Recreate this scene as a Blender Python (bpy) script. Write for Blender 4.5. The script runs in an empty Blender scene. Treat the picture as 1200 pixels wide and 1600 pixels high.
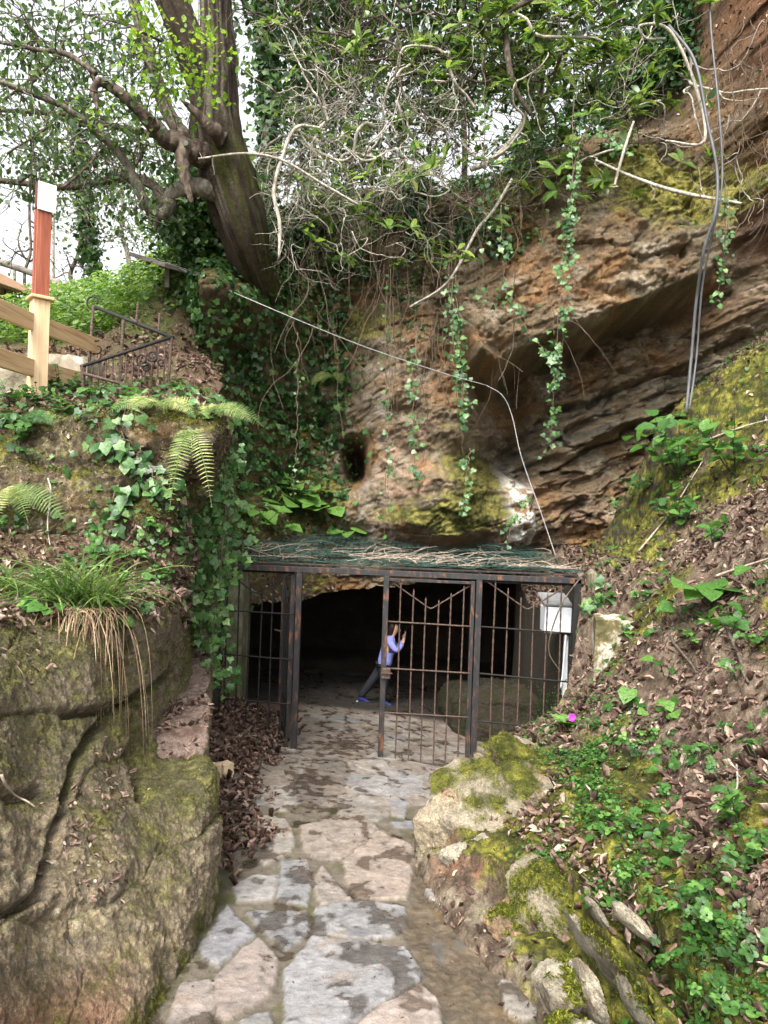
import bpy, math, random
import numpy as np
from mathutils import Matrix, Vector
R = math.radians
rng = np.random.default_rng(7)
random.seed(7)
C = bpy.context.scene.collection
S = bpy.context.scene

# ---------------------------------------------------------------- camera, sky, sun, exposure
FPX, ROLL, EYE = 1109.0, R(2.0), 1.6
cr, sr = math.cos(ROLL), math.sin(ROLL)
cam = bpy.data.cameras.new("camera")
cam_o = bpy.data.objects.new("camera", cam); C.objects.link(cam_o)
cam.sensor_fit = 'VERTICAL'; cam.sensor_height = 24.0; cam.lens = 24.0 * FPX / 1600.0
cam.clip_start = 0.05; cam.clip_end = 400.0
M = Matrix(((cr, -sr, 0, 0), (0, 0, -1, 0), (sr, cr, 0, EYE), (0, 0, 0, 1)))
cam_o.matrix_world = M
S.camera = cam_o

SUN_EL, SUN_AZ = R(50), R(200)          # azimuth measured clockwise from +Y (into the picture)
w = bpy.data.worlds.new("World"); S.world = w; w.use_nodes = True
nt = w.node_tree; nt.nodes.clear()
sky = nt.nodes.new('ShaderNodeTexSky'); sky.sky_type = 'NISHITA'; sky.sun_disc = False
sky.sun_elevation = SUN_EL; sky.sun_rotation = SUN_AZ; sky.dust_density = 6.0; sky.air_density = 1.0; sky.ozone_density = 1.0
hs = nt.nodes.new('ShaderNodeHueSaturation'); hs.inputs['Saturation'].default_value = 0.13
bg = nt.nodes.new('ShaderNodeBackground'); bg.inputs['Strength'].default_value = 0.15
wo = nt.nodes.new('ShaderNodeOutputWorld')
nt.links.new(sky.outputs[0], hs.inputs['Color']); nt.links.new(hs.outputs[0], bg.inputs[0]); nt.links.new(bg.outputs[0], wo.inputs[0])
sl = bpy.data.lights.new("sun", 'SUN'); sl.energy = 1.15; sl.angle = R(18); sl.color = (1.0, 0.95, 0.87)
so = bpy.data.objects.new("sun", sl); C.objects.link(so)
sd = Vector((math.sin(SUN_AZ) * math.cos(SUN_EL), math.cos(SUN_AZ) * math.cos(SUN_EL), math.sin(SUN_EL)))
so.rotation_euler = sd.to_track_quat('Z', 'Y').to_euler()
S.view_settings.view_transform = 'Standard'; S.view_settings.look = 'None'
S.view_settings.exposure = 1.8; S.view_settings.gamma = 1.0
S.cycles.max_bounces = 6; S.cycles.diffuse_bounces = 3; S.cycles.glossy_bounces = 2
S.cycles.transmission_bounces = 2; S.cycles.transparent_max_bounces = 4
S.cycles.use_denoising = True

# ---------------------------------------------------------------- helpers
def P(px, py, Y):
    u = (np.asarray(px, float) - 600) / FPX; v = (800 - np.asarray(py, float)) / FPX
    Y = np.asarray(Y, float)
    return np.stack(np.broadcast_arrays((u * cr - v * sr) * Y, Y, EYE + (u * sr + v * cr) * Y), -1)
def proj(V):
    x, y, z = V[..., 0], np.maximum(V[..., 1], .05), V[..., 2] - EYE
    return 600 + FPX * (x * cr + z * sr) / y, 800 - FPX * (-x * sr + z * cr) / y
def PL(pts): return np.array([P(*p) for p in pts])

_perm = np.random.default_rng(3).permutation(256); _perm = np.concatenate([_perm, _perm])
_grad = np.random.default_rng(4).normal(size=(256, 3)); _grad /= np.linalg.norm(_grad, axis=1, keepdims=True)
def noise(p):
    p = np.asarray(p, float); i = np.floor(p).astype(int); f = p - i; i &= 255
    u = f * f * f * (f * (f * 6 - 15) + 10); out = 0
    for dx in (0, 1):
        wx = u[..., 0] if dx else 1 - u[..., 0]
        for dy in (0, 1):
            wy = u[..., 1] if dy else 1 - u[..., 1]
            for dz in (0, 1):
                wz = u[..., 2] if dz else 1 - u[..., 2]
                h = _perm[_perm[_perm[(i[..., 0] + dx) & 255] + ((i[..., 1] + dy) & 255)] + ((i[..., 2] + dz) & 255)]
                g = _grad[h]
                out = out + wx * wy * wz * (g[..., 0] * (f[..., 0] - dx) + g[..., 1] * (f[..., 1] - dy) + g[..., 2] * (f[..., 2] - dz))
    return out * 1.6
def fbm(p, o=4, gain=.5, ridge=False):
    a, s, t = 1.0, 0, 0
    p = np.asarray(p, float)
    for k in range(o):
        n = noise(p * 2.03 ** k + 17.3 * k)
        s = s + a * ((1 - 2 * np.abs(n)) if ridge else n); t += a; a *= gain
    return s / t
def blocks(u, v, su, sv, seed):                # fractured rock: random offset of the cell one is in, and distance to its edge
    u = u / su; v = v / sv; iu = np.floor(u).astype(int); iv = np.floor(v).astype(int); f1 = np.full(u.shape, 9.0); f2 = np.full(u.shape, 9.0); off = np.zeros(u.shape)
    rg = np.random.default_rng(seed); T = rg.random((64, 64, 5))
    for a in (-1, 0, 1):
        for b in (-1, 0, 1):
            t = T[(iu + a) & 63, (iv + b) & 63]; du = u - (iu + a + t[..., 0]); dv = v - (iv + b + t[..., 1]); r = np.abs(du) * .7 + np.abs(dv) + .3 * np.hypot(du, dv)
            m = r < f1; f2 = np.where(m, f1, np.minimum(f2, r)); f1 = np.where(m, r, f1); off = np.where(m, t[..., 2] - .5 + (t[..., 3] - .5) * du * 1.1 + (t[..., 4] - .5) * dv * 1.1, off)
    return off, f2 - f1
def ss(a, b, x):
    t = np.clip((x - a) / (b - a), 0, 1); return t * t * (3 - 2 * t)
def mixc(c, col, m):
    return c * (1 - m[..., None]) + np.asarray(col) * m[..., None]
def inpoly(px, py, poly):
    poly = np.asarray(poly, float); ins = np.zeros(px.shape, bool)
    x1, y1 = poly[-1]
    for x2, y2 in poly:
        c = ((y1 > py) != (y2 > py))
        with np.errstate(divide='ignore', invalid='ignore'):
            ins ^= c & (px < (x2 - x1) * (py - y1) / (y2 - y1) + x1)
        x1, y1 = x2, y2
    return ins
def pdist(px, py, line, closed=False):
    line = np.asarray(line, float); d = np.full(px.shape, 1e9)
    n = len(line)
    for k in range(n if closed else n - 1):
        a, b = line[k], line[(k + 1) % n]; ab = b - a
        t = np.clip(((px - a[0]) * ab[0] + (py - a[1]) * ab[1]) / (ab @ ab + 1e-9), 0, 1)
        d = np.minimum(d, np.hypot(px - a[0] - t * ab[0], py - a[1] - t * ab[1]))
    return d
def mask_poly(px, py, poly, soft=12, wob=None):
    d = pdist(px, py, poly, True) * np.where(inpoly(px, py, poly), 1, -1)
    if wob is not None: d = d + wob
    return ss(-soft, soft, d)

def mesh_obj(name, V, F, mat, parent=None, attrs=None, smooth=True):
    V = np.ascontiguousarray(V, np.float32).reshape(-1, 3)
    me = bpy.data.meshes.new(name)
    if isinstance(F, np.ndarray): Fs = [F]
    else: Fs = [np.asarray(f) for f in F]
    nl = sum(f.size for f in Fs); npoly = sum(len(f) for f in Fs)
    li = np.concatenate([f.ravel() for f in Fs]).astype(np.int32)
    tot = np.concatenate([np.full(len(f), f.shape[1]) for f in Fs]).astype(np.int32)
    st = np.concatenate([[0], np.cumsum(tot)[:-1]]).astype(np.int32)
    me.vertices.add(len(V)); me.loops.add(nl); me.polygons.add(npoly)
    me.vertices.foreach_set('co', V.ravel()); me.loops.foreach_set('vertex_index', li)
    me.polygons.foreach_set('loop_start', st)
    try: me.polygons.foreach_set('loop_total', tot)
    except Exception: pass
    me.polygons.foreach_set('use_smooth', np.full(npoly, smooth))
    me.update(calc_edges=True); me.validate()
    for k, a in (attrs or {}).items():
        a = np.asarray(a, np.float32)
        if a.ndim == 1:
            at_ = me.attributes.new(k, 'FLOAT', 'POINT'); at_.data.foreach_set('value', a)
        else:
            at_ = me.attributes.new(k, 'FLOAT_COLOR', 'POINT')
            at_.data.foreach_set('color', np.concatenate([a, np.ones((len(a), 1), np.float32)], 1).ravel())
    if mat: me.materials.append(mat)
    o = bpy.data.objects.new(name, me); C.objects.link(o)
    if parent is not None: o.parent = parent
    return o
def thing(name, label, cat, loc=(0, 0, 0), group=None):
    o = bpy.data.objects.new(name, None); C.objects.link(o); o.location = [float(a) for a in loc]
    o.empty_display_size = .1
    return tag(o, label, cat, group)
def tag(o, label, cat, group=None):
    o['label'] = label; o['category'] = cat
    if group: o['group'] = group
    return o
def kind(o, k, label=None):
    o['kind'] = k
    if label: o['label'] = label
    return o

class MB:                                     # collects tubes, boxes, lathes in world coordinates
    def __init__(s): s.V = []; s.Q = []; s.T = []; s.A = []; s.n = 0
    def add(s, V, Q=None, T=None, a=0.0):
        V = np.asarray(V, float).reshape(-1, 3)
        if Q is not None and len(Q): s.Q.append(np.asarray(Q) + s.n)
        if T is not None and len(T): s.T.append(np.asarray(T) + s.n)
        s.V.append(V); s.A.append(np.broadcast_to(np.asarray(a, float), (len(V),))); s.n += len(V)
    def box(s, lo, hi, rot=None, c=None, bev=0.0):
        lo = np.asarray(lo, float); hi = np.asarray(hi, float)
        b = min(bev, .49 * float((hi - lo).min()))
        if b <= 0:
            v = np.array([[x, y, z] for x in (0, 1) for y in (0, 1) for z in (0, 1)], float) * (hi - lo) + lo
            q = [[0, 1, 3, 2], [4, 6, 7, 5], [0, 4, 5, 1], [2, 3, 7, 6], [0, 2, 6, 4], [1, 5, 7, 3]]
            t = None
        else:                                  # chamfered box
            v = []; idx = {}
            for sx in (0, 1):
                for sy in (0, 1):
                    for sz in (0, 1):
                        corner = np.array([sx, sy, sz]); p = lo + corner * (hi - lo); inn = np.where(corner, -1, 1) * b
                        for ax in range(3):
                            q_ = p + inn; q_[ax] = p[ax]; idx[(sx, sy, sz, ax)] = len(v); v.append(q_)
            q = []
            for ax in range(3):
                a1, a2 = (ax + 1) % 3, (ax + 2) % 3
                for s_ in (0, 1):
                    ring = []
                    for (u, w_) in ((0, 0), (1, 0), (1, 1), (0, 1)):
                        k = [0, 0, 0]; k[ax] = s_; k[a1] = u; k[a2] = w_; ring.append(idx[(*k, ax)])
                    q.append(ring if s_ else ring[::-1])
                for u in (0, 1):
                    for w_ in (0, 1):
                        k0 = [0, 0, 0]; k0[a1] = u; k0[a2] = w_; k1 = list(k0); k1[ax] = 1
                        r_ = [idx[(*k0, a1)], idx[(*k1, a1)], idx[(*k1, a2)], idx[(*k0, a2)]]
                        q.append(r_ if (u + w_) % 2 else r_[::-1])
            t = [[idx[(*k, 0)], idx[(*k, 1)], idx[(*k, 2)]] if sum(k) % 2 else [idx[(*k, 0)], idx[(*k, 2)], idx[(*k, 1)]]
                 for k in [(x, y, z) for x in (0, 1) for y in (0, 1) for z in (0, 1)]]
            v = np.array(v)
        v = np.asarray(v, float)
        if rot is not None:
            cc = np.asarray(c if c is not None else (lo + hi) / 2); v = (v - cc) @ np.asarray(rot).T + cc
        s.add(v, q, t)
    def beam(s, a, b, w_, h, up=(0, 0, 1), bev=.003):        # rectangular bar from a to b
        a = np.asarray(a, float); b = np.asarray(b, float); d = b - a; L = np.linalg.norm(d); d /= L
        side = np.cross(d, up); side /= np.linalg.norm(side); u = np.cross(side, d)
        Rm = np.stack([side, d, u], 1)
        s.box((-w_ / 2, 0, -h / 2), (w_ / 2, L, h / 2), bev=bev)
        s.V[-1] = s.V[-1] @ Rm.T + a
    def tube(s, pts, rad, n=6, cap=True, a=0.0):
        pts = np.asarray(pts, float); m = len(pts)
        rad = np.broadcast_to(np.asarray(rad, float), (m,))
        t = np.gradient(pts, axis=0); t /= np.linalg.norm(t, axis=1, keepdims=True) + 1e-12
        ref = np.array([0, 0, 1.0]) if abs(t[0][2]) < .9 else np.array([1.0, 0, 0])
        u = np.cross(t[0], ref); u /= np.linalg.norm(u); U = [u]
        for k in range(1, m):
            u = U[-1] - t[k] * (U[-1] @ t[k]); u /= np.linalg.norm(u) + 1e-12; U.append(u)
        U = np.array(U); W = np.cross(t, U)
        an = np.arange(n) / n * 2 * math.pi
        V = pts[:, None] + rad[:, None, None] * (np.cos(an)[None, :, None] * U[:, None] + np.sin(an)[None, :, None] * W[:, None])
        i = np.arange(m - 1)[:, None] * n; j = np.arange(n)[None]; j2 = (j + 1) % n
        Q = np.stack([i + j, i + j2, i + n + j2, i + n + j], -1).reshape(-1, 4)
        V = V.reshape(-1, 3); T = None
        if cap:
            V = np.concatenate([V, pts[:1], pts[-1:]]); c0, c1 = m * n, m * n + 1
            T = [[c0, (k + 1) % n, k] for k in range(n)] + [[c1, (m - 1) * n + k, (m - 1) * n + (k + 1) % n] for k in range(n)]
        s.add(V, Q, T, a)
    def build(s, name, mat, parent=None, smooth=False, origin=None):
        V = np.concatenate(s.V)
        if parent is not None: V = V - wpos(parent)
        F = ([np.concatenate(s.Q)] if s.Q else []) + ([np.concatenate(s.T)] if s.T else [])
        return mesh_obj(name, V, F, mat, parent, {'var': np.concatenate(s.A)}, smooth)
def wpos(o):
    v = Vector((0, 0, 0))
    while o is not None: v = v + o.location; o = o.parent
    return np.array(v)
def catm(pts, n):                              # smooth curve through points
    pts = np.asarray(pts, float); m = len(pts)
    e = np.concatenate([[2 * pts[0] - pts[1]], pts, [2 * pts[-1] - pts[-2]]])
    t = np.linspace(0, m - 1 - 1e-9, n); k = t.astype(int); f = (t - k)[:, None] if pts.ndim == 2 else (t - k)[:, None, None]
    p0, p1, p2, p3 = e[k], e[k + 1], e[k + 2], e[k + 3]
    return .5 * (2 * p1 + (p2 - p0) * f + (2 * p0 - 5 * p1 + 4 * p2 - p3) * f ** 2 + (3 * p1 - p0 - 3 * p2 + p3) * f ** 3)
def net(ctrl, nu, nv):                         # ctrl rows x cols x 3 -> dense grid nv x nu x 3
    g = catm(np.asarray(ctrl, float), nv)
    return np.swapaxes(catm(np.swapaxes(g, 0, 1), nu), 0, 1)
def gnorm(G):
    a = np.gradient(G, axis=1); b = np.gradient(G, axis=0); n = np.cross(a, b)
    return n / (np.linalg.norm(n, axis=-1, keepdims=True) + 1e-12)
def gfaces(nv, nu, keep=None):
    i = np.arange(nv - 1)[:, None] * nu + np.arange(nu - 1)[None]
    q = np.stack([i, i + 1, i + nu + 1, i + nu], -1).reshape(-1, 4)
    return q if keep is None else q[keep[:-1, :-1].ravel()]
def rbf(ctrl, q, smooth=1e-3):                 # thin-plate z(x,y)
    c = np.asarray(ctrl, float); xy = c[:, :2]; n = len(c)
    def ph(r): return np.where(r > 1e-9, r * r * np.log(r + 1e-12), 0)
    A = np.zeros((n + 3, n + 3)); A[:n, :n] = ph(np.linalg.norm(xy[:, None] - xy[None], axis=-1)) + np.eye(n) * smooth
    A[:n, n] = 1; A[:n, n + 1:] = xy; A[n, :n] = 1; A[n + 1:, :n] = xy.T
    s_ = np.linalg.solve(A, np.concatenate([c[:, 2], np.zeros(3)]))
    sh = q.shape[:-1]; qq = q.reshape(-1, 2); out = np.zeros(len(qq))
    for k in range(0, len(qq), 50000):
        b = qq[k:k + 50000]; out[k:k + 50000] = ph(np.linalg.norm(b[:, None] - xy[None], axis=-1)) @ s_[:n] + s_[n] + b @ s_[n + 1:]
    return out.reshape(sh)

class Surf:                                    # a finished terrain surface one can scatter on
    def __init__(s, G, keep=None, hf=False):
        s.G = G; s.N = gnorm(G)
        if hf: s.N = s.N * np.sign(s.N[..., 2:3] + 1e-9)
        elif (s.N * (np.array([0, 0, EYE]) - G)).sum(-1).mean() < 0: s.N = -s.N
        s.px, s.py = proj(G); s.keep = keep
    def scatter(s, n, mask, up=0.0, front=True, rg=rng):
        n = int(n * 1.22); G = s.G; a = np.linalg.norm(np.cross(G[1:, :-1] - G[:-1, :-1], G[:-1, 1:] - G[:-1, :-1]), axis=-1)
        wgt = a * np.clip(mask[:-1, :-1], 0, None) * ((s.px[:-1, :-1] > -350) & (s.px[:-1, :-1] < 1800) & (s.py[:-1, :-1] > -200) & (s.py[:-1, :-1] < 1750))
        if s.keep is not None: wgt = wgt * s.keep[:-1, :-1]
        if wgt.sum() <= 0: return np.zeros((0, 3)), np.zeros((0, 3))
        cs = np.cumsum(wgt.ravel()); k = np.searchsorted(cs, rg.random(n) * cs[-1]); k = np.minimum(k, wgt.size - 1)
        i, j = k // wgt.shape[1], k % wgt.shape[1]; u, v = rg.random((2, n, 1))
        p = G[i, j] * (1 - u) * (1 - v) + G[i, j + 1] * u * (1 - v) + G[i + 1, j] * (1 - u) * v + G[i + 1, j + 1] * u * v
        return p, s.N[i, j]
# ---------------------------------------------------------------- materials
def nodes(name):
    m = bpy.data.materials.new(name); m.use_nodes = True; t = m.node_tree
    return m, t, t.nodes['Principled BSDF'], t.nodes['Material Output']
def nn(t, ty, **kw):
    n = t.nodes.new(ty)
    for k, v in kw.items():
        if k in n.inputs: n.inputs[k].default_value = v
        else: setattr(n, k, v)
    return n
def math_(t, op, a, b=None):
    n = t.nodes.new('ShaderNodeMath'); n.operation = op
    for k, x in enumerate((a, b)):
        if x is None: continue
        if isinstance(x, (int, float)): n.inputs[k].default_value = x
        else: t.links.new(x, n.inputs[k])
    return n.outputs[0]
def ntex(t, scale, detail=6, rough=.6, vec=None, dist=0.0):
    n = nn(t, 'ShaderNodeTexNoise', Scale=scale, Detail=detail, Roughness=rough, Distortion=dist)
    if vec is not None: t.links.new(vec, n.inputs['Vector'])
    return n
def ramp(t, fac, stops):
    r = t.nodes.new('ShaderNodeValToRGB'); e = r.color_ramp.elements
    while len(e) < len(stops): e.new(.5)
    for k, (p, c) in enumerate(stops):
        e[k].position = p; e[k].color = (*c, 1) if len(c) == 3 else c
    t.links.new(fac, r.inputs[0]); return r.outputs[0]
def mixrgb(t, fac, a, b, mode='MIX'):
    n = t.nodes.new('ShaderNodeMix'); n.data_type = 'RGBA'; n.blend_type = mode
    for s, x in ((0, fac), (6, a), (7, b)):
        if isinstance(x, (int, float)): n.inputs[s].default_value = x
        elif isinstance(x, tuple): n.inputs[s].default_value = (*x, 1) if len(x) == 3 else x
        else: t.links.new(x, n.inputs[s])
    return n.outputs[2]
def bump(t, bsdf, heights, dist=.01, strength=1.0):
    prev = None
    for h, d in heights:
        b = nn(t, 'ShaderNodeBump', Strength=strength, Distance=d); t.links.new(h, b.inputs['Height'])
        if prev is not None: t.links.new(prev, b.inputs['Normal'])
        prev = b.outputs[0]
    t.links.new(prev, bsdf.inputs['Normal'])
def mat_terrain(name, lo=.36, hi=1.9, fine=75, bumpd=.026, rough=.95, spec=.25):
    m, t, b, o = nodes(name)
    tc = t.nodes.new('ShaderNodeTexCoord').outputs['Object']
    a = nn(t, 'ShaderNodeAttribute', attribute_name='Col'); wet = nn(t, 'ShaderNodeAttribute', attribute_name='wet')
    n1 = ntex(t, fine, 5, .7, tc); n2 = ntex(t, fine * .22, 6, .65, tc, .5); n3 = ntex(t, fine * 3.1, 3, .6, tc)
    f = math_(t, 'ADD', math_(t, 'MULTIPLY', n1.outputs[0], .45), math_(t, 'MULTIPLY', n2.outputs[0], .25))
    f = math_(t, 'ADD', f, math_(t, 'MULTIPLY', n3.outputs[0], .3))
    g = ramp(t, f, [(.37, (lo, lo, lo * .97)), (.5, (1, 1, 1)), (.63, (hi, hi, hi * .97))])
    t.links.new(mixrgb(t, 1.0, a.outputs['Color'], g, 'MULTIPLY'), b.inputs['Base Color'])
    r = math_(t, 'SUBTRACT', rough, math_(t, 'MULTIPLY', wet.outputs['Fac'], .62))
    t.links.new(r, b.inputs['Roughness']); b.inputs['Specular IOR Level'].default_value = spec
    bump(t, b, [(n2.outputs[0], bumpd * 2.2), (n1.outputs[0], bumpd), (n3.outputs[0], bumpd * .35)])
    return m
def mat_leaf(name, stops, trans=.35, rough=.45, spec=.4):
    m, t, b, o = nodes(name)
    a = nn(t, 'ShaderNodeAttribute', attribute_name='var')
    tc = t.nodes.new('ShaderNodeTexCoord').outputs['Object']; n = ntex(t, 55, 4, .6, tc)
    c = mixrgb(t, 1.0, ramp(t, a.outputs['Fac'], stops), ramp(t, n.outputs[0], [(.35, (.55, .55, .55)), (.5, (1, 1, 1)), (.66, (1.45, 1.4, 1.3))]), 'MULTIPLY')
    t.links.new(c, b.inputs['Base Color']); b.inputs['Roughness'].default_value = rough
    b.inputs['Specular IOR Level'].default_value = spec
    tr = t.nodes.new('ShaderNodeBsdfTranslucent'); t.links.new(mixrgb(t, 1.0, c, (1.25, 1.3, .8), 'MULTIPLY'), tr.inputs[0])
    mx = nn(t, 'ShaderNodeMixShader'); mx.inputs[0].default_value = trans
    t.links.new(b.outputs[0], mx.inputs[1]); t.links.new(tr.outputs[0], mx.inputs[2]); t.links.new(mx.outputs[0], o.inputs[0])
    return m
def mat_noise(name, stops, scale=20, stretch=(1, 1, 1), rough=.8, bumpd=.004, spec=.3, metal=0.0, detail=8, dist=.3):
    m, t, b, o = nodes(name)
    tc = t.nodes.new('ShaderNodeTexCoord').outputs['Object']
    mp = nn(t, 'ShaderNodeMapping'); mp.inputs['Scale'].default_value = stretch; t.links.new(tc, mp.inputs[0])
    n = ntex(t, scale, detail, .65, mp.outputs[0], dist)
    t.links.new(ramp(t, n.outputs[0], stops), b.inputs['Base Color'])
    b.inputs['Roughness'].default_value = rough; b.inputs['Metallic'].default_value = metal; b.inputs['Specular IOR Level'].default_value = spec
    n2 = ntex(t, scale * 4, 4, .6, mp.outputs[0])
    bump(t, b, [(n.outputs[0], bumpd), (n2.outputs[0], bumpd * .4)])
    return m
MT = mat_terrain("weathered_rock")
MPATH = mat_terrain("path_stone", lo=.75, hi=1.22, fine=110, bumpd=.006, rough=.85, spec=.3)
MSOIL = mat_terrain("soil", fine=70, bumpd=.025)
IVY = [(0, (.014, .042, .012)), (.5, (.04, .105, .03)), (.8, (.085, .18, .05)), (1, (.17, .27, .10))]
ML_ivy = mat_leaf("ivy_leaf", IVY, .25, .38)
ML_ivy2 = mat_leaf("bright_ivy_leaf", [(0, (.02, .06, .015)), (.5, (.05, .13, .035)), (.8, (.10, .22, .06)), (1, (.2, .32, .12))], .3, .38)
ML_dark = mat_leaf("evergreen_leaf", [(0, (.010, .03, .008)), (.6, (.03, .08, .02)), (1, (.08, .15, .03))], .3)
ML_fresh = mat_leaf("spring_leaf", [(0, (.07, .15, .015)), (.6, (.16, .28, .03)), (1, (.30, .42, .06))], .5)
ML_pale = mat_leaf("distant_leaf", [(0, (.04, .08, .035)), (.6, (.09, .15, .06)), (1, (.2, .26, .08))], .45)
ML_rhodo = mat_leaf("laurel_leaf", [(0, (.03, .07, .01)), (.5, (.09, .17, .03)), (1, (.22, .28, .06))], .4, .35)
ML_herb = mat_leaf("herb_leaf", [(0, (.02, .06, .012)), (.5, (.05, .135, .024)), (1, (.14, .27, .06))], .4)
ML_fern = mat_leaf("fern_leaf", [(0, (.05, .11, .02)), (.5, (.15, .21, .05)), (1, (.38, .39, .15))], .4, .6)
ML_grass = mat_leaf("sedge_blade", [(0, (.03, .07, .015)), (.6, (.08, .15, .03)), (1, (.2, .28, .08))], .35)
ML_straw = mat_leaf("straw", [(0, (.16, .10, .06)), (.6, (.34, .24, .15)), (1, (.55, .44, .30))], .2, .7)
ML_dead = mat_leaf("fallen_leaf", [(0, (.035, .019, .014)), (.35, (.095, .055, .042)), (.7, (.19, .125, .096)), (1, (.38, .295, .24))], .12, .7, .3)
ML_moss = mat_leaf("moss_tuft", [(0, (.025, .035, .004)), (.5, (.075, .085, .010)), (1, (.2, .2, .03))], .3, .8, .1)
ML_fresh2 = mat_leaf("bramble_leaf", [(0, (.05, .11, .02)), (.5, (.12, .22, .04)), (1, (.28, .38, .12))], .45)
ML_petal = mat_leaf("petal", [(0, (.45, .03, .40)), (1, (.6, .08, .55))], .3)
MIRON = mat_noise("rusty_black_iron", [(.40, (.012, .012, .013)), (.55, (.022, .020, .020)), (.62, (.12, .045, .02)), (.78, (.20, .085, .04))], 22, (1, 1, .35), .55, .001, .5)
MRUST = mat_noise("rusted_iron", [(.3, (.022, .017, .015)), (.5, (.065, .042, .032)), (.7, (.16, .10, .072))], 60, (1, 1, 1), .75, .0015)
MDARK = mat_noise("dark_iron", [(.3, (.010, .010, .010)), (.6, (.020, .018, .016)), (.8, (.08, .045, .028))], 40, (1, 1, 1), .75, .001, .25)
MBARK = mat_noise("bark", [(.3, (.02, .014, .010)), (.5, (.09, .065, .045)), (.68, (.22, .18, .14))], 9, (1, 1, .35), .95, .05)
MBARKP = mat_noise("pale_bark", [(.3, (.10, .09, .075)), (.5, (.30, .27, .22)), (.7, (.55, .51, .44))], 26, (1, 1, .5), .9, .004)
MBARKM = mat_noise("mid_bark", [(.3, (.02, .015, .011)), (.5, (.075, .058, .042)), (.7, (.18, .145, .11))], 26, (1, 1, .5), .9, .004)
MTWIG = mat_noise("dry_twig", [(.3, (.14, .10, .075)), (.55, (.33, .26, .2)), (.75, (.52, .45, .36))], 30, (1, 1, 1), .85, .001)
MVINE = mat_noise("vine_stem", [(.3, (.05, .035, .022)), (.6, (.14, .10, .07)), (.8, (.28, .22, .16))], 30, (1, 1, 1), .85, .001)
# ---------------------------------------------------------------- terrain
MOSS = (.085, .085, .014); MOSSD = (.045, .05, .010); LITTER = (.20, .12, .085); OCHRE = (.25, .125, .045)
def ground_z(x, y):                                     # the path falls gently towards the cave
    z = -.146 * np.minimum(y, 9) - .125 * np.clip(y - 9, 0, 3.3) - .03 * np.maximum(y - 12.3, 0) - (.065 * np.clip(x, -1.5, 2.5) + .055 * np.clip(x, 0, 1.5)) * ss(4, 7.5, y)
    return z + .42 * ss(-.95, -2.0, x) * ss(4.2, 7.2, y) * ss(10.5, 8.5, y)

# ---- path: flagstones traced on the ground, mortar joints sunk between them
def Z2(l, s=2.4, ox=300, oy=1150): return [(ox + a / s, oy + b / s) for a, b in l]
GREY, PINK, BLUE, TAN, PALE = (.275, .265, .255), (.36, .285, .245), (.25, .25, .265), (.29, .235, .185), (.36, .32, .275)
STONES = [
 ([(350,880),(455,755),(640,770),(800,800),(870,900),(850,930),(720,1010),(600,1080),(560,1300),(340,1300),(345,1080)], (.325,.32,.325)),
 ([(620,1085),(725,1015),(860,940),(920,1000),(940,1090),(960,1300),(590,1300)], (.42,.34,.29)),
 ([(85,915),(250,760),(318,830),(326,900),(298,960),(150,1060),(95,1055)], (.36,.29,.255)),
 ([(30,800),(130,640),(238,750),(100,868),(40,850)], (.28,.275,.295)),
 ([(205,668),(428,658),(438,745),(350,798),(300,758)], (.27,.27,.28)),
 ([(460,652),(620,624),(798,650),(808,718),(740,757),(620,757),(458,742)], (.28,.275,.275)),
 ([(150,570),(240,523),(326,528),(308,618),(170,630)], (.34,.32,.31)),
 ([(337,472),(430,472),(448,560),(430,640),(322,620)], (.28,.28,.29)),
 ([(215,440),(230,330),(280,300),(356,320),(386,400),(358,450),(270,488)], PALE),
 ([(452,560),(490,492),(556,570),(596,618),(482,640)], (.34,.29,.25)),
 ([(566,474),(700,364),(836,420),(836,480),(806,616),(620,616),(592,570)], (.40,.315,.255)),
 ([(402,340),(560,302),(680,332),(696,360),(560,466),(482,470),(422,430)], (.34,.275,.225)),
 ([(590,208),(740,120),(866,160),(870,228),(800,238),(620,218)], (.33,.31,.30)),
 ([(386,180),(440,100),(558,82),(598,130),(558,228),(468,268),(392,260)], (.20,.165,.135)),
 ([(572,228),(738,242),(743,298),(690,328),(542,288)], (.29,.26,.225)),
 ([(742,252),(813,242),(800,308),(752,300)], (.28,.28,.295)), ([(750,332),(828,322),(828,348),(762,358)], (.27,.275,.29)),
 ([(240,240),(300,190),(366,190),(380,280),(330,290)], PALE), ([(180,1075),(288,1024),(303,1075),(300,1200),(180,1200)], GREY),
 ([(-40,935),(68,922),(88,1000),(60,1080),(20,1250),(-160,1250)], (.37,.31,.27)),
 ([(1150,930),(1190,920),(1310,1060),(1240,1080),(1180,1050)], PALE),
 ([(870,575),(930,570),(950,620),(935,650),(890,610)], (.37,.34,.31)), ([(480,60),(560,10),(700,0),(690,60),(600,110)], TAN)]
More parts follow.
